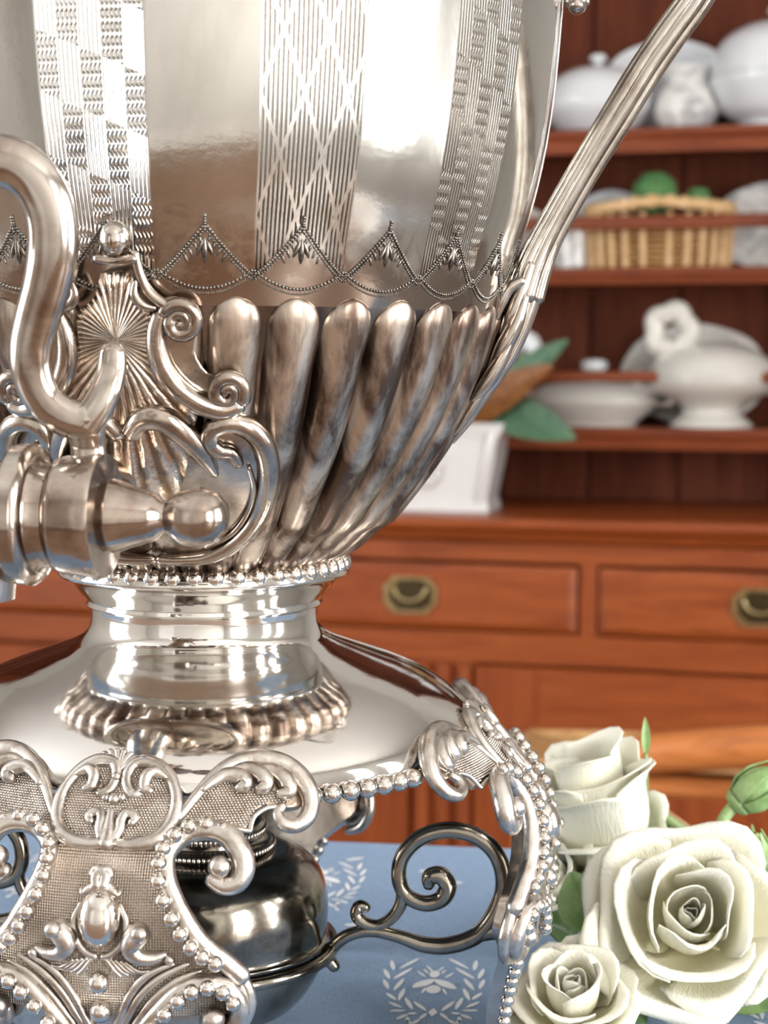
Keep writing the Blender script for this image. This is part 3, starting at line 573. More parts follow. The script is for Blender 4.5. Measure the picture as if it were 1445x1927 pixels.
for (mt, b, t_, w, bb, bt) in (('magnolia_green', (930, 775), (1082, 826), 0.072, 0.10, 0.0), ('magnolia_brown', (880, 790), (1040, 688), 0.066, 0.11, 0.04), ('magnolia_green', (900, 780), (1068, 640), 0.060, 0.13, 0.10),
                               ('magnolia_green', (870, 790), (990, 690), 0.075, 0.12, 0.12), ('magnolia_green', (820, 795), (900, 700), 0.07, 0.12, 0.10), ('magnolia_brown', (800, 795), (860, 720), 0.06, 0.12, 0.05), ('magnolia_green', (740, 795), (700, 700), 0.07, 0.12, 0.05)):
    leaf('leaf', mt, plocal(*b, bb), plocal(*t_, bt), w, pl, 0.12)
m = MB(); q = plocal(992, 650, 0.12)
for k_ in range(7): a = k_*0.9; m.ball((q[0]+0.012*math.cos(a), q[1]+0.012*math.sin(a), q[2]+0.006*(k_ % 3)), (0.014, 0.012, 0.016), 10, 7)
m.build('bloom', 'white_glaze', pl)
MB().tube([plocal(900, 790, 0.11), plocal(950, 720, 0.12), q], 0.003, 6).build('stalk', 'stem_green', pl)
# ------------------------------------------------------------------ table, cloth
TR = rad(-13.6); TX = np.array([math.cos(TR), math.sin(TR), 0]); TY = np.array([-math.sin(TR), math.cos(TR), 0])
TB = float(np.array([0.067, 0.302, 0]) @ TY); TF = TB-0.96; TL, TRt = -0.80, 0.86
tb = thing('table', 'wooden table under the blue printed cloth', 'table', (0, 0, 0), TR)
MB().box(TL, TRt, TF, TB, TABLE-0.030, TABLE-0.0025, 0.003).build('tabletop', 'table_wood', tb, False)
for a, b in ((TL+0.05, TF+0.05), (TRt-0.11, TF+0.05), (TL+0.05, TB-0.11), (TRt-0.11, TB-0.11)): MB().box(a, a+0.06, b, b+0.06, 0, TABLE-0.0305, 0.004).build('leg', 'table_wood', tb, False)
for b in (TF+0.07, TB-0.09): MB().box(TL+0.11, TRt-0.11, b, b+0.02, TABLE-0.12, TABLE-0.031).build('apron', 'table_wood', tb, False)
m = MB(); e = 0.004; drop = 0.16; TFC = -0.20
# runner: flat from its front hem to the back edge, then hanging down behind
prof_c = [(TFC, TABLE-0.0022), (TFC-0.0008, TABLE-0.0010), (TFC, TABLE), (TB, TABLE), (TB+e*0.7, TABLE-e*0.3), (TB+e, TABLE-e), (TB+e+0.002, TABLE-drop), (TB+e, TABLE-drop), (TB+e-0.0018, TABLE-e), (TB, TABLE-0.0022)]
n = len(prof_c); v = [(TL+0.02, y, z) for y, z in prof_c]+[(TRt-0.02, y, z) for y, z in prof_c]
m.add(v, [(i, n+i, n+(i+1) % n, (i+1) % n) for i in range(n)]+[tuple(range(n)), tuple(range(n, 2*n))[::-1]])
cl = link('table_runner', m.mesh('table_runner', 'blue_linen', False), None, (0, 0, 0), TR); tag(cl, 'blue linen table runner printed with white wreaths and bees under the urn', 'table runner')
# the printed wreath: traced as offsets in millimetres on the cloth
def on_table(px, py): o, d = ray(px, py); return o+d*((TABLE-o[2])/d[2])
def tl(px, py): q = on_table(px, py); return np.array([q @ TX, q @ TY])
WC = tl(816, 1858)
def zpx(a, b): return (740+a*0.18, 1700+b*0.18)
def wreath_mesh():
    m = MB(); z = 0.0
    def blade(p, q, w):
        p, q = tl(*zpx(*p))-WC, tl(*zpx(*q))-WC; ax = q-p; L = np.linalg.norm(ax); ax /= L; sd = np.array([-ax[1], ax[0]]); pts = []
        prof = [(0, 0.15), (0.12, 0.55), (0.35, 0.95), (0.6, 1.0), (0.85, 0.65), (1.0, 0.2)]
        for b, k in prof: pts.append(p+ax*L*b+sd*w*k)
        for b, k in prof[::-1]: pts.append(p+ax*L*b-sd*w*k)
        n = len(pts); m.add([(x, y, 0.00025) for x, y in pts], [tuple(range(n)) if (ax[0]*sd[1]-ax[1]*sd[0]) < 0 else tuple(range(n))[::-1]])
    R = [((790, 690), (580, 580)), ((850, 795), (650, 680)), ((845, 915), (740, 790)), ((795, 1020), (735, 895)), ((650, 1115), (725, 990)), ((505, 1130), (635, 1030)), ((845, 705), (870, 600)), ((890, 795), (945, 690)), ((900, 900), (950, 800)),
         ((820, 1015), (925, 940)), ((760, 1095), (900, 1035)), ((720, 1125), (890, 1128)), ((600, 1150), (700, 1160)), ((700, 1165), (820, 1215))]
    for p, q in R:
        blade(p, q, 0.00115); blade((850-p[0], p[1]), (850-q[0], q[1]), 0.00115)
    def ell(c, rx, ry):
        c = tl(*zpx(*c))-WC; m.add([(c[0]+rx*math.cos(a), c[1]+ry*math.sin(a), 0.0003) for a in np.linspace(0, 2*PI, 25)[:-1]], [tuple(range(24))])
    ell((432, 745), 0.0024, 0.0046); ell((420, 905), 0.0034, 0.0052)
    blade((425, 800), (205, 885), 0.0030); blade((435, 800), (650, 900), 0.0030)
    for p, q in (((340, 775), (250, 710)), ((415, 725), (350, 655)), ((465, 720), (530, 668)), ((540, 785), (632, 728)), ((345, 880), (295, 945)), ((515, 890), (555, 960)), ((370, 740), (320, 690)), ((500, 740), (550, 700))): blade(p, q, 0.0007)
    c = tl(*zpx(412, 1145))-WC; m.add([(c[0], c[1]-0.005, 0.0003), (c[0]+0.0022, c[1], 0.0003), (c[0], c[1]+0.005, 0.0003), (c[0]-0.0022, c[1], 0.0003)], [(0, 1, 2, 3)])
    for s in (0, 1):
        X = lambda a: a if s == 0 else 840-a
        for p, q in (((350, 1150), (270, 1220)), ((275, 1215), (190, 1270)), ((195, 1270), (140, 1225)), ((150, 1250), (150, 1190)), ((180, 1275), (120, 1330))): blade((X(p[0]), p[1]), (X(q[0]), q[1]), 0.0010)
    return m.mesh('printed_wreath', 'print_white', False)
wm = wreath_mesh()
px_, py_ = 0.112, 0.150
cent = [WC, WC+np.array([-0.0775, 0.150]), WC+np.array([0.082, 0.150]), WC+np.array([-0.155, 0.0]), WC+np.array([-0.233, 0.150]), WC+np.array([0.160, 0.0]), WC+np.array([-0.311, 0.0]), WC+np.array([0.24, 0.150]), WC+np.array([0.32, 0.0])]
for j in range(1, 5):
    for i in range(-4, 5): cent.append(WC+np.array([i*0.157+(0.0785 if j % 2 else 0.0), -j*0.150]))
for c in cent:
    if TL+0.05 < c[0] < TRt-0.05 and TFC+0.03 < c[1] < TB-0.02: link('printed_wreath', wm, cl, (c[0], c[1], TABLE))
def speck(px, py, L, ang):
    c = tl(px, py); ca, sa = math.cos(ang), math.sin(ang); pts = [(L*math.cos(a)*ca-0.0018*math.sin(a)*sa, L*math.cos(a)*sa+0.0018*math.sin(a)*ca) for a in np.linspace(0, 2*PI, 13)[:-1]]
    return MB().add([(x, y, 0.00025) for x, y in pts], [tuple(range(12))]).mesh('printed_sprig', 'print_white', False), (c[0], c[1], TABLE)
for a in ((668, 1617, 0.006, 0.6), (662, 1741, 0.004, 0.2), (855, 1662, 0.005, 0.3), (800, 1640, 0.004, 0.1), (560, 1612, 0.004, 1.0)):
    me, lc = speck(*a); link('printed_sprig', me, cl, lc)

# ------------------------------------------------------------------ rush-seated chair behind the table
qc = at_depth(985, 1365, 2.36); sh = float(qc[2]); CR = rad(-16)
SW, SD = 0.43, 0.20
ch = thing('rush_seat_chair', 'wooden chair with a woven tan rush seat behind the white roses', 'chair', tuple(np.array([qc[0], qc[1], 0])), CR)
n_str = 19; w_ = SD/2/n_str
for i in range(n_str):
    ins = (i+0.5)*w_; x0, x1, y0, y1 = ins, SW-ins, -SD+ins, -ins; z = sh-0.006-0.008*(i/n_str)-(0.004 if i == 0 else 0)
    pts = []
    for (a, b), (c, d) in zip(((x0, y0), (x1, y0), (x1, y1), (x0, y1)), ((x1, y0), (x1, y1), (x0, y1), (x0, y0))):
        for k in np.linspace(0, 1, 8)[:-1]: pts.append((a+(c-a)*k, b+(d-b)*k, z+0.003*math.sin(PI*k)))
    pts.append(pts[0]); MB().tube(pts, w_*0.60, 7, False).build('rush_strand', 'rush', ch)
MB().box(0.004, SW-0.004, -SD+0.004, -0.004, sh-0.046, sh-0.020, 0.008).build('seat_frame', 'pine_honey', ch, False)
_cm = Matrix.Rotation(-CR, 4, 'Z')
def chl(px, py, d): w = at_depth(px, py, d)-np.array([qc[0], qc[1], 0]); return tuple(_cm @ Vector(w))
MB().tube(catmull([chl(1190, 1424, 2.08), chl(1235, 1417, 2.065), chl(1330, 1411, 2.04), chl(1445, 1404, 2.015), chl(1640, 1394, 1.99)], 5), 0.0255, 18).build('bowed_rail', 'pine_honey', ch)
for a, b in ((0.02, -0.02), (SW-0.02, -0.02), (0.02, -SD+0.02), (SW-0.02, -SD+0.02)): MB().tube([(a, b, 0.0), (a, b, 0.12), (a, b, 0.30), (a, b, sh-0.045)], [0.014, 0.019, 0.021, 0.018], 12, False).build('leg', 'pine_honey', ch)
for b in (-0.02, -SD+0.02): MB().tube([(0.02, b, 0.2), (SW-0.02, b, 0.2)], 0.010, 10).build('stretcher', 'pine_honey', ch)
for a in (0.02, SW-0.02): MB().tube([(a, -0.02, 0.24), (a, -SD+0.02, 0.24)], 0.010, 10).build('stretcher', 'pine_honey', ch)

# ------------------------------------------------------------------ THE URN
PHI = -0.2579
urn = thing('hot_water_urn', 'large ornate silver-plated hot water urn with fluted body, tap and scrolled feet', 'urn', (0, 0, TABLE), PHI)
_ca, _sa = math.cos(PHI), math.sin(PHI)
def to_local(p): p = np.asarray(p, float); return np.array([_ca*p[0]+_sa*p[1], -_sa*p[0]+_ca*p[1], p[2]-TABLE])
def to_world(p): return np.array([_ca*p[0]-_sa*p[1], _sa*p[0]+_ca*p[1], p[2]+TABLE])
def polar(r, a, z): return (r*math.sin(a), -r*math.cos(a), z)
BP = [(0.0525, 0.2050), (0.0585, 0.2078), (0.0659, 0.2135), (0.0750, 0.2222), (0.0835, 0.2325), (0.0920, 0.2440), (0.0998, 0.2560), (0.1075, 0.2705), (0.1135, 0.2850), (0.1185, 0.3010), (0.1222, 0.3140), (0.1262, 0.3290), (0.1312, 0.3440), (0.1365, 0.3660), (0.1402, 0.3900), (0.1430, 0.4220), (0.1442, 0.4500), (0.1436, 0.4720)]
BPs = smooth_prof(BP, 6); _bz = [z for r, z in BPs]; _br = [r for r, z in BPs]
def RB(z): return interp(z, _bz, _br)
# lower bowl (valleys between the flutes)
def dip(z): return interp(z, [0.205, 0.22, 0.284, 0.3035], [0.0020, 0.0035, 0.0058, 0.0003])
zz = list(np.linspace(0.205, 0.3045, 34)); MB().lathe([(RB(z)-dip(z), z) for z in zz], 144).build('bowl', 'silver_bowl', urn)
# thirty-six flutes
m = MB(); ZT = 0.3065
def flute(u, v):
    Lc = RB(0.30)*math.tan(rad(5))*0.95; z0 = 0.2045; zc = ZT-Lc
    s = v*(1.0); z = z0+(zc-z0)*min(1, s/0.72) if s < 0.72 else zc+Lc*math.sin((s-0.72)/0.28*PI/2)
    k = 1.0 if z <= zc else math.sqrt(max(0.0, 1-((z-zc)/Lc)**2)); hw = RB(z)*math.tan(rad(5))*0.965*max(k, 0.02)
    x = (u*2-1); e_ = max(0.0, 1-abs(x)**2.3)**0.52; a = math.atan2(x*hw, RB(z)); base = RB(z)-dip(z)-0.0012
    top = RB(z)+0.0008*(z > 0.21); h = (top-base+0.0022*(z > 0.22))*e_*(0.35+0.65*k)
    return polar(base+h, a, z)
m.grid(flute, 16, 44); fm = m.mesh('flute', 'silver_flute')
for k in range(36): link('flute', fm, urn, None, 2*PI*k/36)
# twenty-four panels, alternately engraved and plain
ZJ = 0.3138; ZTOPB = 0.4720
def panel_pt(u, z, off=0.0):
    a = rad(7.5)*u; rr = RB(z); k = 0.55*min(1, max(0, (z-0.312)/0.03)); return polar(rr*(1-k+k*math.cos(rad(7.5))/math.cos(a))+off, a, z)
def panel_mesh(nm, mat):
    m = MB(); fn = lambda a, b: panel_pt(a*2-1, 0.3036+(ZTOPB-0.3036)*b**1.15); m.grid(fn, 10, 40, uv=lambda a, b: (a, (0.3036+(ZTOPB-0.3036)*b**1.15-ZJ)/0.1)); return m.mesh(nm, mat)
pm = [panel_mesh('engraved_panel', 'silver_engraved_basket'), panel_mesh('plain_panel', 'silver_panel'), panel_mesh('engraved_panel', 'silver_engraved_diamond'), panel_mesh('plain_panel', 'silver_panel')]
def chev(u): return ZJ+0.0162*(1-abs(u))**1.25
def arc(u): return ZJ-0.0062*(1-u*u)
m = MB()
for sgn in (-1, 1):                                      # double rope along each arm of the scallop
    for off, r in ((0.0, 0.00062), (-0.0017, 0.00048)):
        us = np.linspace(0.0, 1.0, 22)
        for i, u in enumerate(us):
            p = np.array(panel_pt(sgn*u, chev(u)+off, 0.0002)); q = np.array(panel_pt(sgn*min(1, u+0.03), chev(min(1, u+0.03))+off, 0.0002)); d = q-p
            m.tube([p-d*0.18, p+d*0.22], r, 6)
for off, r, nn in ((0.0, 0.00035, 44), (0.0016, 0.0006, 26)):
    for u in np.linspace(-0.97, 0.97, nn):
        p = panel_pt(u, arc(u)+off, 0.0001); m.ball(p, (r, r, r*1.2), 6, 4)
for i in range(6): m.ball(panel_pt(0, chev(0)+0.001+0.0009*i-0.003, 0.0002), 0.0006+0.0002*(i % 2), 6, 4)
for (u0, z0, u1, z1, w) in ((0.0, -0.0045, 0.0, -0.0125, 0.00105), (0.03, -0.005, 0.17, -0.0105, 0.00085), (-0.03, -0.005, -0.17, -0.0105, 0.00085)):
    P = [panel_pt(u0+(u1-u0)*k, chev(0)+z0+(z1-z0)*k, 0.0001) for k in np.linspace(0, 1, 7)]; m.tube(P, [w*s for s in (0.25, 0.6, 0.9, 1.0, 0.95, 0.7, 0.2)], 7)
for sgn in (-1, 1):
    for j in range(4):
        u = 0.10+0.10*j; P = [panel_pt(sgn*u, chev(u)-0.0026, 0.0001), panel_pt(sgn*(u-0.05), chev(u)-0.0046, 0.0001)]; m.tube(P, [0.0006, 0.0003], 6)
sm = m.mesh('scallop_engraving', 'engraving')
for k in range(24):
    o = link(('engraved_panel', 'plain_panel')[k % 2], pm[k % 4], urn, None, 2*PI*k/24); link('scallop_engraving', sm, o)
# shoulder and lid (above the picture, reflected in the rest)
MB().lathe(smooth_prof([(0.1436, 0.472), (0.145, 0.476), (0.140, 0.483), (0.120, 0.492), (0.090, 0.498), (0.080, 0.502), (0.080, 0.507)], 5), 96).build('shoulder', 'silver_polished', urn)
MB().lathe(smooth_prof([(0.083, 0.507), (0.082, 0.512), (0.060, 0.530), (0.030, 0.548), (0.010, 0.556), (0.009, 0.566), (0.014, 0.574), (0.012, 0.584), (0.001, 0.590)], 5), 64).build('lid', 'silver_polished', urn)
# collar, bead ring, neck, dome
MB().lathe([(0.030, 0.2075), (0.0545, 0.2070), (0.0575, 0.2050), (0.0592, 0.2012), (0.0588, 0.2000), (0.0560, 0.1990), (0.0540, 0.1980), (0.0522, 0.1955), (0.0500, 0.1925), (0.0478, 0.1905), (0.0474, 0.1893), (0.0482, 0.1884), (0.0478, 0.1874), (0.0464, 0.1868)], 128).build('collar', 'silver_polished', urn)
bm_ = MB().ball((0, 0, 0), (0.0036, 0.0036, 0.0039), 16, 10).mesh('bead', 'silver_bead')
for k in range(44): o = link('bead', bm_, urn, polar(0.0562, 2*PI*(k+0.3)/44, 0.2040))
DP = [(0.0464, 0.1868), (0.0462, 0.1835), (0.0468, 0.1792), (0.0492, 0.1755), (0.0545, 0.1723), (0.0630, 0.1690), (0.0725, 0.1656), (0.0820, 0.1622), (0.0915, 0.1580), (0.1000, 0.1528), (0.1070, 0.1470), (0.1115, 0.1415), (0.1130, 0.1370), (0.1122, 0.1345)]
MB().lathe(smooth_prof(DP, 7), 160).build('neck_and_dome', 'silver_polished', urn)
MB().lathe([(0.1122, 0.1345), (0.1085, 0.1340), (0.100, 0.140), (0.070, 0.150), (0.020, 0.156), (0.001, 0.156)], 96).build('dome_lining', 'dark_plate', urn)
bm2 = MB().ball((0, 0, 0), 0.0036, 16, 10).mesh('bead', 'silver_bead')
for q in range(4):
    for k in range(7): link('bead', bm2, urn, polar(0.1138, rad(45+90*q+(k-3)*3.75), 0.1335))

# --- feet
FPR = [(0.0940, 0.1590), (0.1000, 0.1545), (0.1105, 0.1445), (0.1220, 0.1310), (0.1310, 0.1195), (0.1358, 0.1100), (0.1384, 0.0985), (0.1390, 0.0820), (0.1372, 0.0690), (0.1335, 0.0540), (0.1290, 0.0400), (0.1262, 0.0250), (0.1265, 0.0120), (0.1310, 0.0030)]
_fp = np.array(smooth_prof(FPR, 8)); _fd = np.concatenate([[0], np.cumsum(np.hypot(*np.diff(_fp, axis=0).T))]); FT = float(_fd[-1])
def fsurf(s, t, h=0.0):
    t = min(max(t, 0.0), FT); r = interp(t, _fd, _fp[:, 0]); z = interp(t, _fd, _fp[:, 1]); t2 = min(t+0.0008, FT); t1 = max(t-0.0008, 0)
    dr = interp(t2, _fd, _fp[:, 0])-interp(t1, _fd, _fp[:, 0]); dz = interp(t2, _fd, _fp[:, 1])-interp(t1, _fd, _fp[:, 1]); L = math.hypot(dr, dz); nr, nz = -dz/L, dr/L
    Rc = 0.118; ss = max(-0.108, min(0.108, s)); sag = Rc-math.sqrt(Rc*Rc-ss*ss); nx = ss/Rc
    return np.array([s+nx*h*0.9, -(r-sag+nr*h*math.sqrt(1-nx*nx*0.8)), z+nz*h])
def t_of_z(z): return interp(z, _fp[::-1, 1], _fd[::-1])
def solve_foot(px, py):
    s, t = 0.0, t_of_z(0.10); tgt = np.array([px, py])
    for _ in range(30):
        e = project(to_world(fsurf(s, t)))-tgt
        if abs(e).max() < 0.05: break
        d = 1e-4; a = (project(to_world(fsurf(s+d, t)))-tgt-e)/d; b = (project(to_world(fsurf(s, t+d)))-tgt-e)/d
        st = np.linalg.lstsq(np.stack([a, b], 1), -e, rcond=None)[0]; st = np.clip(st, -0.012, 0.012); s += st[0]; t = min(max(t+st[1], 0.0), FT-0.001)
    return s, t
_cl = [solve_foot(*p) for p in ((251, 1416), (225, 1500), (203, 1598), (163, 1725), (152, 1842), (150, 1893))]
_ct = [c[1] for c in _cl]; _cs = [c[0] for c in _cl]
_o = np.argsort(_ct); _ct = [_ct[i] for i in _o]; _cs = [_cs[i] for i in _o]
def fst(px, py): s, t = solve_foot(px, py); return s-interp(t, _ct, _cs), t
def fp_(px, py, h=0.0): s, t = fst(px, py); return fsurf(s, t, h)
PXM = 0.555/FPX                                         # metres per pixel on the front foot
edge = sorted([(lambda q: (q[1], q[0]))(fst(*p)) for p in ((330, 1470), (325, 1540), (303, 1600), (298, 1650), (303, 1700), (320, 1750), (348, 1795), (385, 1835), (398, 1870), (398, 1905))])
et = [0.0]+[e[0] for e in edge]+[t_of_z(0.052), t_of_z(0.040), t_of_z(0.024), t_of_z(0.010), FT]; es = [0.020]+[e[1] for e in edge]+[0.024, 0.0185, 0.0165, 0.019, 0.022]
def foot_shell():
    m = MB(); nu, nv = 14, 60; t0 = fst(232, 1450)[1]
    def g(h): return lambda a, b: tuple(fsurf((a*2-1)*interp(t0+(FT-t0)*b, et, es), t0+(FT-t0)*b, h*(1-0.0*b)))
    m.grid(g(0.0), nu, nv); n0 = len(m.v); f0 = len(m.f); m.grid(g(-0.0075), nu, nv); m.f[f0:] = [q[::-1] for q in m.f[f0:]]
    for j in range(nv):
        a = j*(nu+1); b = a+nu+1; m.f.append((a, b, b+n0, a+n0)); a2 = a+nu; b2 = b+nu; m.f.append((b2, a2, a2+n0, b2+n0))
    for i in range(nu): m.f.append((i+1, i, i+n0, i+1+n0)); a = nv*(nu+1)+i; m.f.append((a, a+1, a+1+n0, a+n0))
    return m
def ftube(m, pts, rpx, h=None, seg=9, n=6, flat=1.0, both=False):
    P = catmull([(*p, r, (r*PXM*0.35 if h is None else (h[i] if hasattr(h, '__len__') else h))) for i, (p, r) in enumerate(zip(pts, rpx))], n)
    mm = MB(); mm.tube([fp_(a, b, hh) for a, b, r, hh in P], [max(r, 1.0)*PXM for a, b, r, hh in P], seg)
    m.add(mm.v, mm.f)
    if both: q = mm.mirror_x(); m.add(q.v, q.f)
    return m
def fpatch(m, poly, h, thick=0.0025, rings=5, both=False, n=3):
    P = [tuple(p) for p in catmull(list(poly)+[poly[0]], n)[:-1]]; c = np.mean(np.array(P), 0); N = len(P); v = []; f = []
    S = [fst(*p) for p in P]; C = fst(*c)
    for k in range(rings):
        w = 1-k/rings
        for s, t in S: v.append(tuple(fsurf(C[0]+(s-C[0])*w, C[1]+(t-C[1])*w, h)))
    v.append(tuple(fsurf(*C, h)))
    for k in range(rings-1): f += [(k*N+i, k*N+(i+1) % N, (k+1)*N+(i+1) % N, (k+1)*N+i) for i in range(N)]
    f += [((rings-1)*N+i, (rings-1)*N+(i+1) % N, rings*N) for i in range(N)]
    b = len(v); v += [tuple(fsurf(s, t, h-thick)) for s, t in S]; f += [(b+i, b+(i+1) % N, (i+1) % N, i) for i in range(N)]
    mm = MB().add(v, f); m.add(mm.v, mm.f)
    if both: q = mm.mirror_x(); m.add(q.v, q.f)
    return m
foot = foot_shell().build('foot', 'silver_handle', urn, True, 50)
_ta, _tb = fst(205, 1590)[1], fst(152, 1905)[1]
MB().grid(lambda a, b: tuple(fsurf((a*2-1)*0.97*interp(_ta+(_tb-_ta)*b, et, es), _ta+(_tb-_ta)*b, 0.0005)), 14, 40).build('hatched_ground', 'silver_hatched', foot)
def pebbles(poly, h, pitch=0.00108, keep=None):
    P = np.array([fst(*p) for p in catmull(list(poly)+[poly[0]], 3)[:-1]]); m = MB(); s0, t0 = P.min(0); s1, t1 = P.max(0); j = 0; t = t0
    while t < t1:
        s = s0+(pitch/2 if j % 2 else 0)
        while s < s1:
            x, y = P[:, 0], P[:, 1]; x2, y2 = np.roll(x, -1), np.roll(y, -1); c = ((y > t) != (y2 > t)) & (s < (x2-x)*(t-y)/(y2-y+1e-12)+x)
            if c.sum() % 2: m.ball(fsurf(s+rng.uniform(-1, 1)*pitch*0.08, t, h), (pitch*0.46,)*3, 6, 4)
            s += pitch
        t += pitch*0.866; j += 1
    return m
def sub(m, nm, mat='silver_cast'): return m.build(nm, mat, foot)
def sub2(m, nm, mat='silver_cast'): m.mirror_x().build(nm, mat, foot); return m.build(nm, mat, foot)
# cartouche
sub(fpatch(MB(), [(205, 1590), (255, 1590), (300, 1578), (325, 1540), (332, 1500), (322, 1458), (295, 1435), (250, 1425), (205, 1432), (160, 1445), (130, 1470), (113, 1510), (115, 1550), (135, 1582), (170, 1592)], 0.0006, 0.004), 'cartouche_ground', 'silver_ground')
sub(pebbles([(205, 1585), (300, 1572), (325, 1530), (325, 1480), (295, 1445), (250, 1445), (205, 1445), (150, 1465), (120, 1510), (120, 1550), (140, 1578)], 0.0007), 'pebble_field')['kind'] = 'stuff'
frame = [(212, 1588), (250, 1592), (292, 1584), (320, 1558), (334, 1518), (331, 1478), (315, 1450), (290, 1437), (264, 1440), (248, 1458), (244, 1480), (252, 1496), (264, 1494), (268, 1482)]
m = ftube(MB(), frame, [11, 14, 16, 15, 14, 13, 14, 15, 14, 13, 12, 11, 10, 7]); sub2(m, 'cartouche_frame')
m = ftube(MB(), [(318, 1470), (300, 1460), (284, 1468), (278, 1488), (288, 1496)], [5, 12, 13, 11, 8], 0.003); sub2(m, 'inner_scroll')
m = ftube(MB(), [(218, 1582), (228, 1568), (232, 1550), (240, 1538), (252, 1537), (258, 1547), (250, 1555)], [10, 11, 11, 10, 10, 9, 8], 0.0026); sub2(m, 'lower_scroll')
sub(ftube(MB(), [(214, 1532), (211, 1552), (208, 1575), (204, 1595)], [7, 10, 14, 17], 0.003), 'finial')
m = MB()
for (a, b, r) in ((226, 1467, 10), (219, 1509, 11), (204, 1506, 8), (234, 1506, 8)): m.ball(fp_(a, b, 0.002), r*PXM, 12, 8)
sub(m, 'cartouche_boss')
m = MB()
for k in range(7):
    a = (k-3)*0.30; ftube(m, [(232, 1455), (232+26*math.sin(a), 1455-24*math.cos(a*0.9)), (232+44*math.sin(a), 1452-34*math.cos(a))], [3, 6, 7], 0.0018, 7, 4)
sub(m, 'shell_crest')
# acanthus wings
wing = MB()
fpatch(wing, [(318, 1568), (355, 1520), (395, 1475), (440, 1445), (485, 1436), (535, 1446), (566, 1475), (575, 1510), (545, 1520), (505, 1515), (478, 1530), (470, 1560), (430, 1556), (380, 1556), (345, 1562)], 0.0004, 0.0035, 5)
sub2(wing, 'wing_ground', 'silver_ground')
pf = sub2(pebbles([(335, 1556), (365, 1515), (405, 1480), (450, 1465), (510, 1478), (545, 1510), (505, 1512), (478, 1528), (468, 1554), (430, 1552), (380, 1552)], 0.0006), 'pebble_field'); pf['kind'] = 'stuff'; [o for o in foot.children if o.name.startswith('pebble_field')][-2]['kind'] = 'stuff'
for s in (0, 1):
    m = ftube(MB(), [(308, 1580), (340, 1538), (382, 1488), (428, 1450), (480, 1432), (532, 1441), (568, 1468), (584, 1505), (578, 1538), (556, 1556), (532, 1552), (522, 1534), (532, 1518)], [5, 9, 12, 16, 20, 23, 22, 19, 17, 15, 14, 12, 10], None, 10)
    ftube(m, [(470, 1566), (478, 1540), (500, 1524), (520, 1520)], [5, 5, 5, 5], 0.001); ftube(m, [(470, 1566), (430, 1560), (385, 1560), (345, 1566)], [5, 4, 4, 4], 0.001)
    sub(m if s == 0 else m.mirror_x(), 'acanthus_wing')
    for pts in ([(385, 1492), (425, 1466), (455, 1468), (462, 1482), (450, 1490)], [(428, 1462), (468, 1452), (495, 1465), (500, 1484), (486, 1492)], [(478, 1452), (515, 1455), (538, 1475), (540, 1496), (524, 1500)]):
        m = ftube(MB(), pts, [6, 14, 18, 17, 10], 0.0028, 9); sub(m if s == 0 else m.mirror_x(), 'leaf_lobe')
# beaded straps with volutes
bead_f = MB().ball((0, 0, 0), 0.0028, 14, 9).mesh('bead', 'silver_bead')
def fbead(px, py, h, mirror=True, me=bead_f):
    p = fp_(px, py, h)
    for s in ((1, -1) if mirror else (1,)): link('bead', me, foot, (p[0]*s, p[1], p[2]))
up_strap = [(412, 1838), (380, 1806), (342, 1770), (318, 1728), (307, 1690), (303, 1650), (310, 1615), (330, 1588), (362, 1570), (398, 1568), (428, 1582), (445, 1610), (446, 1638), (430, 1662), (404, 1668), (384, 1656)]
rr_ = [20, 20, 20, 20, 19, 18, 18, 19, 20, 22, 23, 23, 22, 20, 18, 15]; hh_ = [0.001]*8+[0.002, 0.003, 0.004, 0.004, 0.003, 0.002, 0.001, 0.001]
for s in (0, 1):
    m = ftube(MB(), up_strap, rr_, hh_, 12); m.ball(fp_(402, 1636, 0.004), 22*PXM, 16, 10); sub(m if s == 0 else m.mirror_x(), 'volute_strap')
for (a, b) in ((356, 1566), (388, 1562), (416, 1572), (330, 1582), (307, 1606), (294, 1632), (288, 1661), (289, 1694), (297, 1725), (309, 1752), (325, 1776), (344, 1794), (366, 1806)): fbead(a, b, 0.0050)
lo_strap = [(205, 1960), (228, 1925), (262, 1888), (302, 1858), (345, 1846), (382, 1856), (400, 1884), (396, 1915), (372, 1935), (345, 1930), (338, 1910)]
for s in (0, 1):
    m = ftube(MB(), lo_strap, [12, 16, 17, 18, 19, 20, 20, 19, 17, 15, 12], [0.002]*4+[0.003]*7, 12); m.ball(fp_(352, 1906, 0.004), 24*PXM, 16, 10)
    ftube(m, [(405, 1830), (420, 1866), (418, 1905), (398, 1940), (360, 1955)], [12, 14, 15, 14, 12], 0.0); sub(m if s == 0 else m.mirror_x(), 'lower_volute')
    m = MB()
    for pts in ([(318, 1812), (262, 1838), (218, 1876), (186, 1930)], [(290, 1812), (240, 1832), (202, 1872), (176, 1928)], [(338, 1826), (288, 1846), (240, 1884), (206, 1930)]): ftube(m, pts, [4, 8, 9, 9], 0.0012, 8)
    sub(m if s == 0 else m.mirror_x(), 'reeded_scroll')
for (a, b) in ((245, 1918), (268, 1891), (294, 1868), (320, 1853), (348, 1847), (374, 1855), (390, 1874)): fbead(a, b, 0.0058)
bt = [t_of_z(z) for z in np.linspace(0.052, 0.012, 10)]
for t_ in bt:
    for s in (1, -1): link('bead', bead_f, foot, tuple(fsurf(s*interp(t_, et, es), t_, 0.0)))
big = MB().ball((0, 0, 0), 0.0038, 16, 10).mesh('boss', 'silver_bead')
for b in (1842, 1894): p = fsurf(0, fst(152, b)[1], 0.002); link('boss', big, foot, tuple(p))
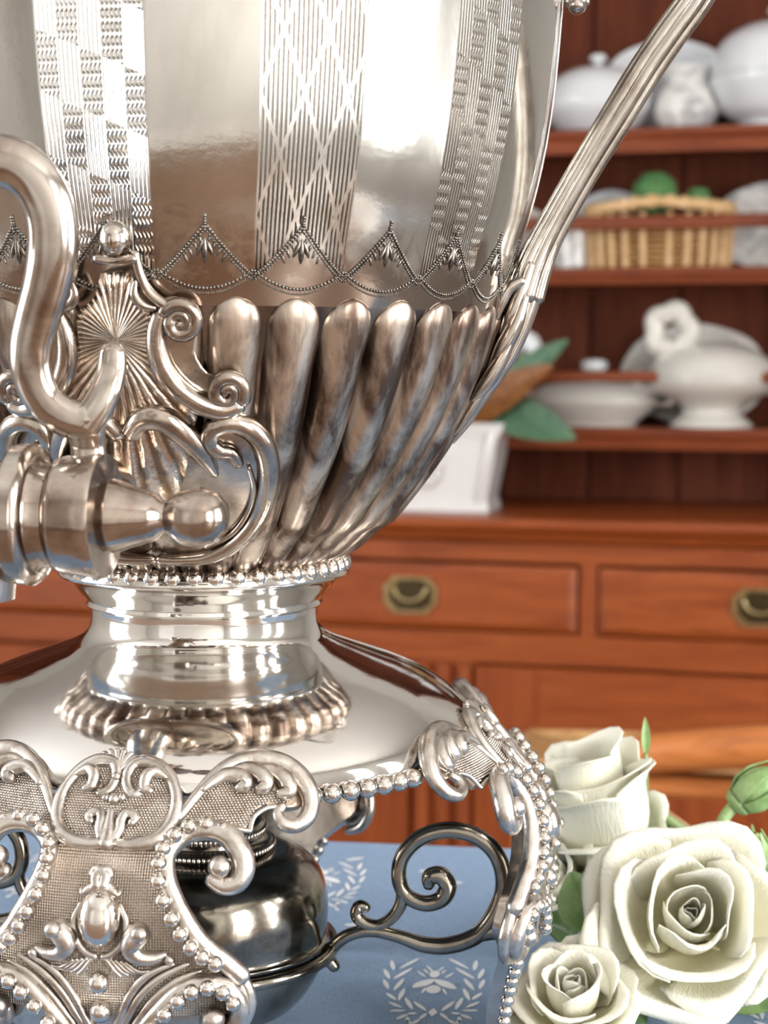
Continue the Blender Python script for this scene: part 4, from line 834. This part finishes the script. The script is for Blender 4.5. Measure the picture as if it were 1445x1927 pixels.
# cabochon and its leaves
s0, t0 = fst(163, 1725); p0, p1 = fsurf(0, t0, 0), fsurf(0, t0+0.004, 0); ax = Vector(p1-p0).normalized(); nn = Vector((0, -1, 0)); nn = (nn-ax*nn.dot(ax)).normalized(); M3 = Matrix((ax.cross(nn), nn, ax)).transposed()
sub(MB().ball(fsurf(0, t0, 0.0012), (0.0074, 0.0068, 0.0098), 28, 18, M3), 'cabochon', 'silver_bead')
m = ftube(MB(), [(206, 1702), (211, 1735), (202, 1768), (182, 1790), (163, 1797)], [5, 7, 8, 8, 8], 0.001); sub2(m, 'cabochon_mount')
m = ftube(MB(), [(166, 1668), (190, 1672), (205, 1682), (212, 1676)], [15, 13, 9, 5], 0.002); ftube(m, [(184, 1668), (192, 1650), (180, 1638), (168, 1648)], [12, 12, 11, 8], 0.003); sub2(m, 'leaf_crest')
m = ftube(MB(), [(236, 1752), (222, 1766), (218, 1784), (232, 1798), (256, 1800), (278, 1792)], [25, 25, 21, 16, 11, 5], 0.002); m.ball(fp_(238, 1750, 0.006), 17*PXM, 14, 9); m.ball(fp_(284, 1803, 0.002), 10*PXM, 12, 8); sub2(m, 'leaf_scroll')
m = MB()
for k in range(5): ftube(m, [(168+9*k, 1800+2*k), (180+11*k, 1820+k), (192+13*k, 1832-2*k)], [4, 5, 3], 0.0015, 7, 4)
sub2(m, 'fan_leaf')
for k in (1, 2, 3): c = copy_tree(foot, urn); c.rotation_euler = (0, 0, k*PI/2)

# --- burner bracket (in the vertical plane of the side feet)
def radial(px, py, y_off=0.0):
    th = PHI+PI/2; n = np.array([math.cos(th), math.sin(th), 0]); p = to_local(on_plane(px, py, np.array([0, 0, 0.0]), n)); return (p[0], y_off, p[2])
PXA = 0.665/FPX
def rtube(m, pts, rpx, seg=12, n=7, y=0.0, flat=1.0):
    P = catmull([(*p, r) for p, r in zip(pts, rpx)], n); return m.tube([radial(a, b, y) for a, b, r in P], [r*PXA for a, b, r in P], seg, True, up=(0, 1, 0), flat=flat)
m = MB()
rtube(m, [(604, 1812), (630, 1778), (660, 1758), (700, 1752), (750, 1762), (800, 1778), (850, 1778), (900, 1758), (935, 1712), (948, 1660), (934, 1608), (895, 1573), (842, 1562), (792, 1576), (758, 1610), (750, 1650), (764, 1684), (798, 1700), (830, 1692), (842, 1668), (830, 1648), (810, 1650), (806, 1666)],
      [13, 13, 13, 12, 13, 16, 17, 17, 17, 17, 17, 17, 17, 16, 15, 15, 15, 16, 17, 18, 18, 17, 12])
rtube(m, [(752, 1655), (757, 1690), (742, 1722), (714, 1741), (688, 1738), (671, 1722), (676, 1705), (690, 1708)], [14, 13, 12, 12, 13, 13, 12, 10])
rtube(m, [(900, 1760), (935, 1752), (955, 1770), (968, 1800)], [14, 18, 18, 14]); rtube(m, [(606, 1800), (622, 1810), (630, 1820)], [12, 13, 12])
bm3 = m.mesh('burner_bracket', 'dark_plate'); br = link('burner_bracket', bm3, urn); link('burner_bracket', bm3, urn, None, PI)
MB().lathe([(0.0515, 0.0415), (0.0545, 0.0425), (0.0550, 0.0445), (0.0540, 0.0465), (0.0515, 0.0470), (0.0512, 0.044), (0.0515, 0.0415)], 96).build('burner_ring', 'dark_plate', urn)
# --- side handles
PXH = 0.665/FPX
hp = [(985, 555), (1000, 510), (1024, 455), (1060, 388), (1108, 305), (1160, 220), (1210, 138), (1262, 62), (1310, -5), (1362, -100), (1388, -220), (1345, -325), (1240, -360), (1150, -300), (1105, -170), (1088, -40), (1086, 6)]
hw_ = [1.25, 1.15, 1.0, 0.95, 0.95, 1.0, 1.0, 1.0, 1.0, 1.0, 1.0, 1.0, 1.0, 1.0, 0.9, 0.8, 0.75]
P = catmull([(*radial(a, b), w) for (a, b), w in zip(hp, hw_)], 8)
pts = [Vector(p[:3]) for p in P]; ws = [p[3] for p in P]
m = MB(); T_ = [(pts[min(i+1, len(pts)-1)]-pts[max(i-1, 0)]).normalized() for i in range(len(pts))]
for (a, l, r) in ((-0.0040, 0.0, 0.0028), (-0.0012, -0.0018, 0.0031), (0.0022, -0.0016, 0.0028), (0.0044, 0.0, 0.0022), (-0.0012, 0.0018, 0.0031), (0.0022, 0.0016, 0.0028)):
    m.tube([p+Vector((-t_.z, 0, t_.x))*a*w+Vector((0, l*w, 0)) for p, t_, w in zip(pts, T_, ws)], [r*w for w in ws], 10)
m.ball(radial(1086, 12), (0.0036, 0.005, 0.0032), 14, 9)
a_ = radial(1106, -175); m.tube([a_, (0.1425, 0.0, a_[2]+0.002)], [0.0045, 0.0065], 12)
hm = m.mesh('side_handle', 'silver_handle'); h1_ = link('side_handle', hm, urn); h2_ = link('side_handle', hm, urn, None, PI)
strands = [([(1018, 470), (1008, 540), (985, 610), (955, 675), (915, 735), (880, 790), (852, 832)], [12, 15, 16, 15, 13, 10, 4], 0.0), ([(1000, 500), (982, 550), (965, 592), (945, 628)], [9, 14, 15, 5], 0.0045), ([(990, 560), (972, 610), (948, 655), (925, 690)], [9, 15, 16, 5], 0.0055),
           ([(965, 640), (938, 690), (912, 728), (892, 752)], [9, 14, 13, 4], 0.0060), ([(925, 700), (902, 745), (878, 785), (858, 815)], [8, 11, 9, 3], 0.0040), ([(985, 530), (960, 545), (946, 570), (938, 600)], [8, 12, 12, 5], 0.0070), ([(958, 470), (950, 520), (944, 560), (930, 600), (918, 640)], [5, 7, 10, 9, 5], 0.0050)]
for pts_, r_, y_ in strands:
    for s in ((-1, 1) if y_ else (1,)):
        m = MB(); rtube(m, pts_, r_, 10, 7, s*y_); me = m.mesh('handle_leaf', 'silver_handle'); link('handle_leaf', me, h1_); link('handle_leaf', me, h2_)

# --- tap escutcheon, traced on the bowl
def pix_body(px, py, off=0.0):
    o, d = ray(px, py); lo = 0.35
    for k in range(400):
        t = lo+k*0.001; p = o+d*t
        if math.hypot(p[0], p[1]) < RB(p[2]-TABLE)+off: 
            a, b = t-0.001, t
            for _ in range(12):
                c = (a+b)/2; p = o+d*c
                if math.hypot(p[0], p[1]) < RB(p[2]-TABLE)+off: b = c
                else: a = c
            return to_local(o+d*b)
    return to_local(o+d*0.6)
PXB = 0.575/FPX
_axc = pix_body(200, 640)[0]
def ep(px, py, h): p = pix_body(px, py, h); return np.array([p[0]-_axc, p[1], p[2]])
def etube(m, pts, rpx, h=0.002, n=6, seg=10, both=False):
    P = catmull([(*p, r) for p, r in zip(pts, rpx)], n); mm = MB().tube([ep(a, b, h+r*PXB*0.3) for a, b, r in P], [r*PXB for a, b, r in P], seg); m.add(mm.v, mm.f)
    if both: q = mm.mirror_x(); m.add(q.v, q.f)
    return m
def epatch(m, poly, h, c_uv, rings=6, n=3, cen=(200.0, 660.0)):
    P = catmull(list(poly)+[poly[0]], n)[:-1]; c = np.array(cen); N = len(P); v = []; f = []; o = len(m.v)
    for k in range(rings):
        for p in P: q = c+(np.array(p)-c)*(1-k/rings); m.uv[o+len(v)] = (0.5+(q[0]-c_uv[0])/300, 0.5-(q[1]-c_uv[1])/300); v.append(tuple(ep(q[0], q[1], h)))
    m.uv[o+len(v)] = (0.5, 0.5); v.append(tuple(ep(*c, h)))
    for k in range(rings-1): f += [(k*N+i, (k+1)*N+i, (k+1)*N+(i+1) % N, k*N+(i+1) % N) for i in range(N)]
    f += [((rings-1)*N+i, rings*N, (rings-1)*N+(i+1) % N) for i in range(N)]
    b = len(v); v += [tuple(ep(*p, h-0.006)) for p in P]; f += [(i, (i+1) % N, b+(i+1) % N, b+i) for i in range(N)]
    return m.add(v, f)
esc = epatch(MB(), [(172, 515), (228, 515), (240, 560), (272, 592), (270, 650), (292, 700), (352, 768), (345, 815), (330, 900), (300, 960), (200, 990), (100, 960), (70, 900), (55, 815), (48, 768), (108, 700), (130, 650), (128, 592), (160, 560)], 0.0052, (200, 640)).build('escutcheon', 'silver_rayed', urn)
def esub(m, nm, mat='silver_escutcheon', one=False):
    if not one: m.mirror_x().build(nm, mat, esc)
    return m.build(nm, mat, esc)
esub(epatch(MB(), [(215, 850), (235, 800), (300, 788), (350, 815), (400, 800), (450, 806), (484, 860), (484, 940), (440, 1010), (370, 1042), (300, 1042), (250, 1000), (220, 920)], 0.0030, (350, 900), 6, 3, (350.0, 920.0)), 'lower_plate')
esub(epatch(MB(), [(280, 605), (325, 580), (354, 612), (348, 660), (378, 705), (440, 722), (442, 760), (392, 778), (332, 748), (292, 705)], 0.0034, (320, 660), 5, 3, (330.0, 690.0)), 'side_plate')
c = ep(200, 450, 0.003); esub(MB().ball(c, (28*PXB, 0.006, 34*PXB), 20, 14), 'dome_cap', 'silver_handle', True)
esub(etube(MB(), [(165, 487), (200, 492), (235, 487)], [9, 10, 9], 0.006), 'crossbar', one=True)
esub(etube(MB(), [(236, 478), (246, 515), (262, 548), (290, 572), (318, 578)], [9, 9, 10, 11, 8], 0.005), 'shoulder_scroll')
esub(etube(MB(), [(238, 530), (236, 555), (252, 575), (275, 580)], [5, 9, 10, 5], 0.006), 'shoulder_lobe')
sp = [(300+0, 0)]; th = np.linspace(0, 3.6*PI, 30)
def spiral(cx, cy, r0, r1, a0, turns, sgn=1): return [(cx+(r0+(r1-r0)*k)*math.cos(a0+sgn*turns*2*PI*k), cy+(r0+(r1-r0)*k)*math.sin(a0+sgn*turns*2*PI*k)) for k in np.linspace(0, 1, 22)]
esub(etube(MB(), spiral(322, 606, 36, 5, -2.6, 1.75), [14]*12+[12]*10, 0.005, 2), 'upper_volute')
esub(etube(MB(), [(284, 592), (276, 630), (284, 680), (312, 725), (356, 758), (400, 772), (432, 764)], [15, 18, 21, 22, 22, 20, 17], 0.004), 'side_scroll')
esub(etube(MB(), spiral(410, 738, 34, 4, 0.5, 1.6, -1), [14]*10+[12]*12, 0.005, 2), 'shell_volute')
esub(etube(MB(), [(230, 815), (252, 788), (288, 786), (326, 812), (360, 850), (388, 892)], [20, 25, 27, 26, 20, 9], 0.004), 'inner_scroll')
esub(etube(MB(), [(432, 872), (418, 852), (396, 848), (378, 832), (384, 808), (412, 796), (448, 804), (478, 834), (490, 880), (484, 935), (462, 985), (424, 1024), (378, 1046), (330, 1052), (285, 1052)], [12, 14, 16, 18, 20, 21, 22, 22, 21, 20, 18, 17, 16, 14, 10], 0.004), 'lower_scroll')
esub(etube(MB(), [(452, 880), (462, 920), (450, 965), (420, 1005), (372, 1030)], [4, 6, 6, 6, 4], 0.004), 'lower_scroll_ridge')

# --- tap
YT = 0.158
def tapp(px, py, dy=0.0):
    n = np.array([-_sa, _ca, 0]); P0 = to_world((0, -(YT+dy), 0)); return to_local(on_plane(px, py, P0, n))
ax0 = tapp(375, 963); ax1 = tapp(20, 978); PXT = np.linalg.norm(ax0-ax1)/355.3; ztap = float((ax0[2]+ax1[2])/2)
def xs(px): return float(tapp(px, 970)[0])
prof = [(0, 0.5), (6, 26), (22, 44), (52, 55), (86, 50), (106, 36), (116, 29), (126, 32), (134, 42), (150, 47), (176, 55), (200, 64), (214, 68), (222, 62), (226, 84), (229, 112), (236, 116), (262, 112), (300, 108), (316, 104), (322, 96), (340, 96), (352, 104), (356, 122), (366, 130), (392, 128), (402, 118), (412, 100), (440, 96), (480, 96), (500, 90), (520, 60), (526, 40), (530, 0.5)]
M = Matrix.Rotation(-PI/2, 4, 'Y'); tx = xs(432)
mm = MB().lathe([(r*PXT, -(s*PXT)) for s, r in prof], 56)
mm.v = [(tx+z, y-YT, x+ztap) for x, y, z in mm.v]
tap = mm.build('tap', 'silver_tap', urn, True, 40)
MB().tube([(xs(60), -0.078, ztap+0.004), (xs(60), -0.12, ztap+0.002), (xs(60), -YT, ztap)], [0.016, 0.0145, 0.0145], 24, False).build('tap_pipe', 'silver_tap', tap)
MB().tube([(xs(-40), -YT, ztap-0.010), (xs(-40), -YT-0.002, ztap-0.022), (xs(-40), -YT-0.002, ztap-0.027)], [0.014, 0.012, 0.0115], 24, False).build('spout', 'silver_tap', tap)
def ttube(m, pts, rpx, dys, seg=16):
    P = catmull([(*p, r, d) for p, r, d in zip(pts, rpx, dys)], 8); return m.tube([tapp(a, b, d) for a, b, r, d in P], [r*PXT for a, b, r, d in P], seg, True, up=(0, 1, 0), flat=0.75)
m = ttube(MB(), [(168, 880), (166, 840), (162, 808), (158, 785)], [36, 33, 36, 38], [0, 0, 0.002, 0.003])
ttube(m, [(160, 800), (184, 766), (202, 728), (211, 690), (212, 662)], [34, 30, 28, 27, 24], [0.003, 0.003, 0.002, 0.0, 0.0])
ttube(m, [(160, 795), (118, 782), (82, 752), (62, 706), (58, 655), (70, 600), (86, 545), (98, 485), (99, 425), (86, 372), (58, 330), (18, 306), (-30, 304), (-78, 330), (-105, 380), (-112, 450)], [36, 36, 36, 38, 40, 42, 44, 46, 46, 46, 46, 46, 46, 46, 44, 40], list(np.linspace(0.003, 0.022, 16)))
m.build('tap_key', 'silver_tap', tap)

# ------------------------------------------------------------------ spirit burner under the urn
bn = thing('spirit_burner', 'round tarnished spirit burner with knurled cap beneath the urn', 'burner', (0, 0, TABLE), PHI)
MB().lathe(smooth_prof([(0.001, 0.018), (0.030, 0.018), (0.040, 0.024), (0.0475, 0.036), (0.0500, 0.046), (0.0508, 0.0480), (0.0495, 0.0500), (0.0500, 0.0560), (0.0500, 0.0640), (0.0480, 0.0730), (0.0430, 0.0800), (0.0360, 0.0840), (0.0290, 0.0850), (0.0275, 0.0850)], 6), 96).build('reservoir', 'dark_plate', bn)
def knurl(m, r, z, n=90, rr=0.0009):
    for k in range(n): a = 2*PI*k/n; m.ball(polar(r, a, z), (rr, rr, 0.0018), 5, 4)
    return m
cap = MB().lathe(smooth_prof([(0.0275, 0.0850), (0.0280, 0.0875), (0.0268, 0.0890), (0.0250, 0.0895), (0.0240, 0.0910), (0.0240, 0.0960), (0.0225, 0.0980), (0.0180, 0.0990), (0.0165, 0.1010), (0.0160, 0.1080), (0.0140, 0.1100), (0.001, 0.1105)], 4), 72).build('cap', 'dark_plate', bn)
knurl(MB(), 0.0278, 0.0872).build('knurled_ring', 'silver_handle', cap); knurl(MB(), 0.0242, 0.0935, 80).build('knurled_ring', 'silver_handle', cap)
# ------------------------------------------------------------------ white roses lying on the cloth
def frame_to(axis, hint=(0, 0, 1)):
    z = np.array(axis, float); z /= np.linalg.norm(z); h = np.array(hint, float); x = np.cross(h, z); x /= np.linalg.norm(x); y = np.cross(z, x); return x, y, z
def petal_mesh(prof, span, phi, size, rs, tipc=0.30, wav=0.03, curl=0.0, nu=10, nv=12):
    """prof: list of (r,z) along the petal from base to tip (in units of size)."""
    P = catmull([(*p,) for p in prof], 6); L = len(P)-1; ph = rs.uniform(0, 6.28); w1 = rs.uniform(0.7, 1.3)
    def fn(a, b):
        u = a*2-1; bb = b*(1-tipc*abs(u)**2.4); x = bb*L; i = min(int(x), L-1); k = x-i; r, z = P[i]*(1-k)+P[i+1]*k
        sp = span*(0.45+0.55*min(1.0, b*1.7)); an = phi+u*sp; wv = wav*w1*math.sin(u*4.2+ph)*b*b; cu_ = curl*max(0.0, abs(u)-0.55)*b
        r2 = r*(1-0.05*u*u)+wv+cu_; return (size*r2*math.cos(an), size*r2*math.sin(an), size*(z+0.6*wv-0.6*cu_))
    m = MB(); m.grid(fn, nu, nv, uv=lambda a, b: (a, b)); return m
LAYERS = {
 'tall': [ (3, 1.3, [(0.03, 0.0), (0.20, 0.4), (0.26, 0.85), (0.20, 1.05)], 0.03), (3, 1.25, [(0.06, -0.15), (0.42, 0.20), (0.50, 0.75), (0.50, 1.12), (0.60, 1.20)], 0.08), (3, 1.2, [(0.06, -0.20), (0.55, 0.0), (0.70, 0.50), (0.74, 1.0), (0.95, 1.14)], 0.12), (3, 1.15, [(0.06, -0.25), (0.60, -0.20), (0.85, 0.20), (0.90, 0.72), (1.10, 0.92)], 0.13), (3, 0.9, [(0.06, -0.28), (0.55, -0.30), (0.90, -0.12), (1.05, 0.15), (1.20, 0.10)], 0.12)],
 'open': [ (2, 1.5, [(0.02, 0.05), (0.07, 0.35), (0.085, 0.60), (0.06, 0.74)], 0.02), (3, 1.25, [(0.04, 0.0), (0.13, 0.3), (0.16, 0.58), (0.13, 0.80)], 0.02), (3, 1.3, [(0.06, -0.05), (0.24, 0.20), (0.30, 0.52), (0.27, 0.80)], 0.03),
           (3, 1.25, [(0.08, -0.10), (0.36, 0.10), (0.46, 0.45), (0.44, 0.80), (0.50, 0.88)], 0.05), (4, 1.05, [(0.08, -0.15), (0.48, 0.00), (0.68, 0.34), (0.76, 0.66), (0.90, 0.72)], 0.07), (5, 0.92, [(0.08, -0.22), (0.55, -0.12), (0.88, 0.14), (1.04, 0.40), (1.20, 0.36)], 0.09), (4, 0.9, [(0.08, -0.28), (0.55, -0.26), (0.95, -0.08), (1.14, 0.06), (1.26, -0.06)], 0.09)],
 'cup': [ (3, 1.3, [(0.03, 0.05), (0.14, 0.4), (0.18, 0.8), (0.14, 0.98)], 0.02), (3, 1.3, [(0.06, -0.1), (0.36, 0.18), (0.44, 0.66), (0.44, 1.04), (0.52, 1.08)], 0.05), (4, 1.15, [(0.08, -0.15), (0.52, 0.05), (0.70, 0.55), (0.76, 1.02), (0.92, 1.10)], 0.09), (4, 1.05, [(0.08, -0.22), (0.60, -0.12), (0.86, 0.28), (0.95, 0.70), (1.12, 0.72)], 0.10), (4, 0.95, [(0.08, -0.25), (0.60, -0.25), (0.92, 0.00), (1.10, 0.22), (1.22, 0.12)], 0.10)]}
def rose(label, px, py, dep, Rpx, axis, style, seed, stem_to=None, n_outer=None, spin=0.0):
    rs = np.random.default_rng(seed); c = at_depth(px, py, dep); size = Rpx*dep/FPX; x, y, z = frame_to(axis)
    o = thing('rose', label, 'rose', tuple(c), 0, 'white roses on the table')
    o.matrix_world = Matrix(((x[0], y[0], z[0], c[0]), (x[1], y[1], z[1], c[1]), (x[2], y[2], z[2], c[2]), (0, 0, 0, 1)))
    ph = spin
    for li, (n, span, prof, wav) in enumerate(LAYERS[style]):
        ph += 0.6
        for k in range(n):
            kr, kz = rs.uniform(0.88, 1.10), rs.uniform(0.88, 1.12)
            mm = petal_mesh([(a_*kr if li > 1 else a_, b_*kz) for a_, b_ in prof], span*rs.uniform(0.92, 1.12), ph+2*PI*k/n+rs.uniform(-0.12, 0.12), size*rs.uniform(0.90, 1.08), rs, 0.22+0.12*rs.random(), wav, 0.16 if li >= 3 else 0.03)
            p = link('petal', mm.mesh('petal', 'petal_green' if (li == len(LAYERS[style])-1 and k % 2 == 0) else 'petal'), o)
            md = p.modifiers.new('thickness', 'SOLIDIFY'); md.thickness = 0.0005; md.offset = -1
    MB().lathe(smooth_prof([(0.001, -0.50*size), (0.10*size, -0.48*size), (0.17*size, -0.36*size), (0.15*size, -0.20*size), (0.05*size, -0.10*size)]), 20).build('receptacle', 'bud_green', o)
    for k in range(5):
        a = k*2*PI/5+0.4; ca, sa = math.cos(a), math.sin(a)
        mm = MB(); mm.grid(lambda u, v: ((ca*(0.16+0.55*v*v**0.2)-sa*(u-0.5)*0.26*(1-v)**0.6)*size, (sa*(0.16+0.55*v)+ca*(u-0.5)*0.26*(1-v)**0.6)*size, (-0.30-0.10*math.sin(v*PI)+0.05*v)*size), 4, 8)
        p = mm.build('sepal', 'bud_green', o); md = p.modifiers.new('thickness', 'SOLIDIFY'); md.thickness = 0.0006
    if stem_to is not None:
        Mi = o.matrix_world.inverted(); pts = [Vector((0, 0, -0.45*size))]+[Mi @ Vector(q) for q in stem_to]
        pts = [Vector(p) for p in catmull([tuple(p) for p in pts], 6)]; MB().tube(pts, 0.0024, 8).build('stem', 'stem_green', o)
    return o
toC = -_F; upv = np.array([0, 0, 1.0])
Tb = lambda px, py, h: tuple(on_table(px, py)+np.array([0, 0, h]))
rB = rose('largest white rose, fully open with a spiral centre, beside the urn foot', 1292, 1742, 0.722, 156, toC*0.86+upv*0.50-_R*0.06, 'open', 3, [Tb(1330, 1700, 0.012), Tb(1440, 1640, 0.004)], spin=0.3)
rC = rose('cream rose at the bottom right, half cut off below the largest rose', 1078, 1896, 0.700, 106, toC*0.55+upv*0.80-_R*0.10, 'open', 5, [Tb(1180, 1860, 0.006), Tb(1330, 1800, 0.004)], spin=1.2)
rA = rose('white rose seen from the side, highest of the roses, touching the urn foot', 1130, 1572, 0.815, 126, toC*0.05+upv*0.98-_R*0.22, 'tall', 9, [tuple(at_depth(1240, 1580, 0.83)), tuple(at_depth(1320, 1640, 0.84)), Tb(1430, 1690, 0.004)], spin=0.9)
rD = rose('white rose mostly hidden between the urn foot and the largest rose', 1058, 1672, 0.800, 78, toC*0.5+upv*0.6-_R*0.5, 'cup', 14, [Tb(1160, 1680, 0.01), Tb(1280, 1660, 0.004)], spin=0.2)
rE = rose('white rose cut off by the right edge of the picture', 1510, 1800, 0.745, 95, toC*0.5+upv*0.7+_R*0.4, 'open', 21, [Tb(1520, 1680, 0.01), Tb(1600, 1620, 0.004)], spin=0.5)
# bud with its bent stem
def bud(label, px, py, dep, rpx, axis, stem, seed):
    c = at_depth(px, py, dep); size = rpx*dep/FPX; x, y, z = frame_to(axis); o = thing('rosebud', label, 'rosebud', tuple(c), 0, 'rosebuds among the roses')
    o.matrix_world = Matrix(((x[0], y[0], z[0], c[0]), (x[1], y[1], z[1], c[1]), (x[2], y[2], z[2], c[2]), (0, 0, 0, 1)))
    MB().lathe(smooth_prof([(0.001, -1.0*size), (0.38*size, -0.95*size), (0.55*size, -0.72*size), (0.50*size, -0.52*size), (0.72*size, -0.1*size), (0.66*size, 0.45*size), (0.36*size, 0.95*size), (0.001, 1.15*size)]), 24).build('bud_core', 'petal_green' if seed % 2 else 'bud_green', o)
    for k in range(5):
        a0 = k*2*PI/5
        def fn(u, v):
            w = 0.75*(1-v)**0.55*(1 if v > 0 else 1); a = a0+(u-0.5)*w*1.5; r = interp(v, [0, 0.25, 0.55, 0.85, 1.0], [0.54, 0.76, 0.76, 0.50, 0.42 if k != 2 else 0.8]); zz_ = interp(v, [0, 0.25, 0.55, 0.85, 1.0], [-0.60, -0.2, 0.4, 1.05, 1.5 if k == 2 else 1.3]); return (r*size*math.cos(a), r*size*math.sin(a), zz_*size)
        mm = MB(); mm.grid(fn, 6, 14); p = mm.build('sepal', 'bud_green', o); md = p.modifiers.new('thickness', 'SOLIDIFY'); md.thickness = 0.0007; md.offset = 1
    Mi = o.matrix_world.inverted(); pts = catmull([(0, 0, -0.9*size)]+[tuple(Mi @ Vector(q)) for q in stem], 7); MB().tube(pts, [0.0036]+[0.0030]*(len(pts)-1), 10).build('stem', 'bud_green', o)
    return o
bud('closed green rosebud on a bent stem at the right edge', 1418, 1487, 0.80, 52, _R*0.75+upv*0.62+toC*0.1, [at_depth(1360, 1545, 0.80), at_depth(1362, 1570, 0.80), at_depth(1400, 1598, 0.805), at_depth(1445, 1625, 0.81), Tb(1500, 1660, 0.004)], 2)
bud('small pale opening bud below the closed rosebud at the right edge', 1424, 1600, 0.79, 30, upv*0.9-_R*0.15+toC*0.1, [at_depth(1430, 1640, 0.80), Tb(1450, 1680, 0.004)], 3)
# loose rose leaves
def rleaf(label, b, t_, db, dt, w, nrm, mat='leaf_green', stalk=0.18):
    o = thing('rose_leaf', label, 'leaf', tuple(at_depth(*b, db)), 0, 'rose leaves')
    bb = np.zeros(3); tt = at_depth(*t_, dt)-at_depth(*b, db); leaf('blade', mat, bb, tt, w, o, 0.10, nrm, 0.22)
    MB().tube([tuple(-tt*stalk), (0, 0, 0)], 0.0012, 6).build('leaf_stalk', 'stem_green', o); return o
rleaf('dark green rose leaf between the urn foot and the hidden rose', (1095, 1725), (1022, 1672), 0.79, 0.785, 0.022, toC*0.8+upv*0.4)
rleaf('dark green rose leaf beside the lower right urn foot', (1085, 1768), (1020, 1735), 0.765, 0.755, 0.020, toC*0.7+upv*0.6)
rleaf('pale green leaf pointing down between the two lower roses', (1145, 1800), (1215, 1925), 0.735, 0.715, 0.022, toC*0.8-_R*0.4, 'bud_green')
rleaf('small green leaf at the lower right corner', (1400, 1868), (1445, 1900), 0.735, 0.725, 0.020, toC*0.8+upv*0.3, 'bud_green')
rleaf('pale green leaf above the cream rose and below the hidden rose', (1118, 1755), (1075, 1640), 0.745, 0.755, 0.022, toC*0.9-_R*0.2, 'bud_green')
rleaf('slim green leaf tip rising above the highest rose', (1215, 1420), (1214, 1350), 0.83, 0.83, 0.0045, toC, 'bud_green', 2.3)
# stems running off behind the roses
for ro, pts, mt in ((rE, [(1240, 1530, 0.83), (1290, 1565, 0.84), (1350, 1590, 0.85), (1500, 1640, 0.87)], 'stem_green'), (rA, [(1215, 1490, 0.845), (1250, 1530, 0.855), (1290, 1560, 0.865), (1380, 1640, 0.89)], 'stem_red')):
    P = [at_depth(*p) for p in pts]; e = P[-1].copy(); e[2] = TABLE+0.003; P.append(e+(e-P[-2])*0.4*np.array([1, 1, 0])); Mi = ro.matrix_world.inverted()
    MB().tube([tuple(Mi @ Vector(p)) for p in catmull(P, 6)], 0.0030, 8).build('stem', mt, ro)
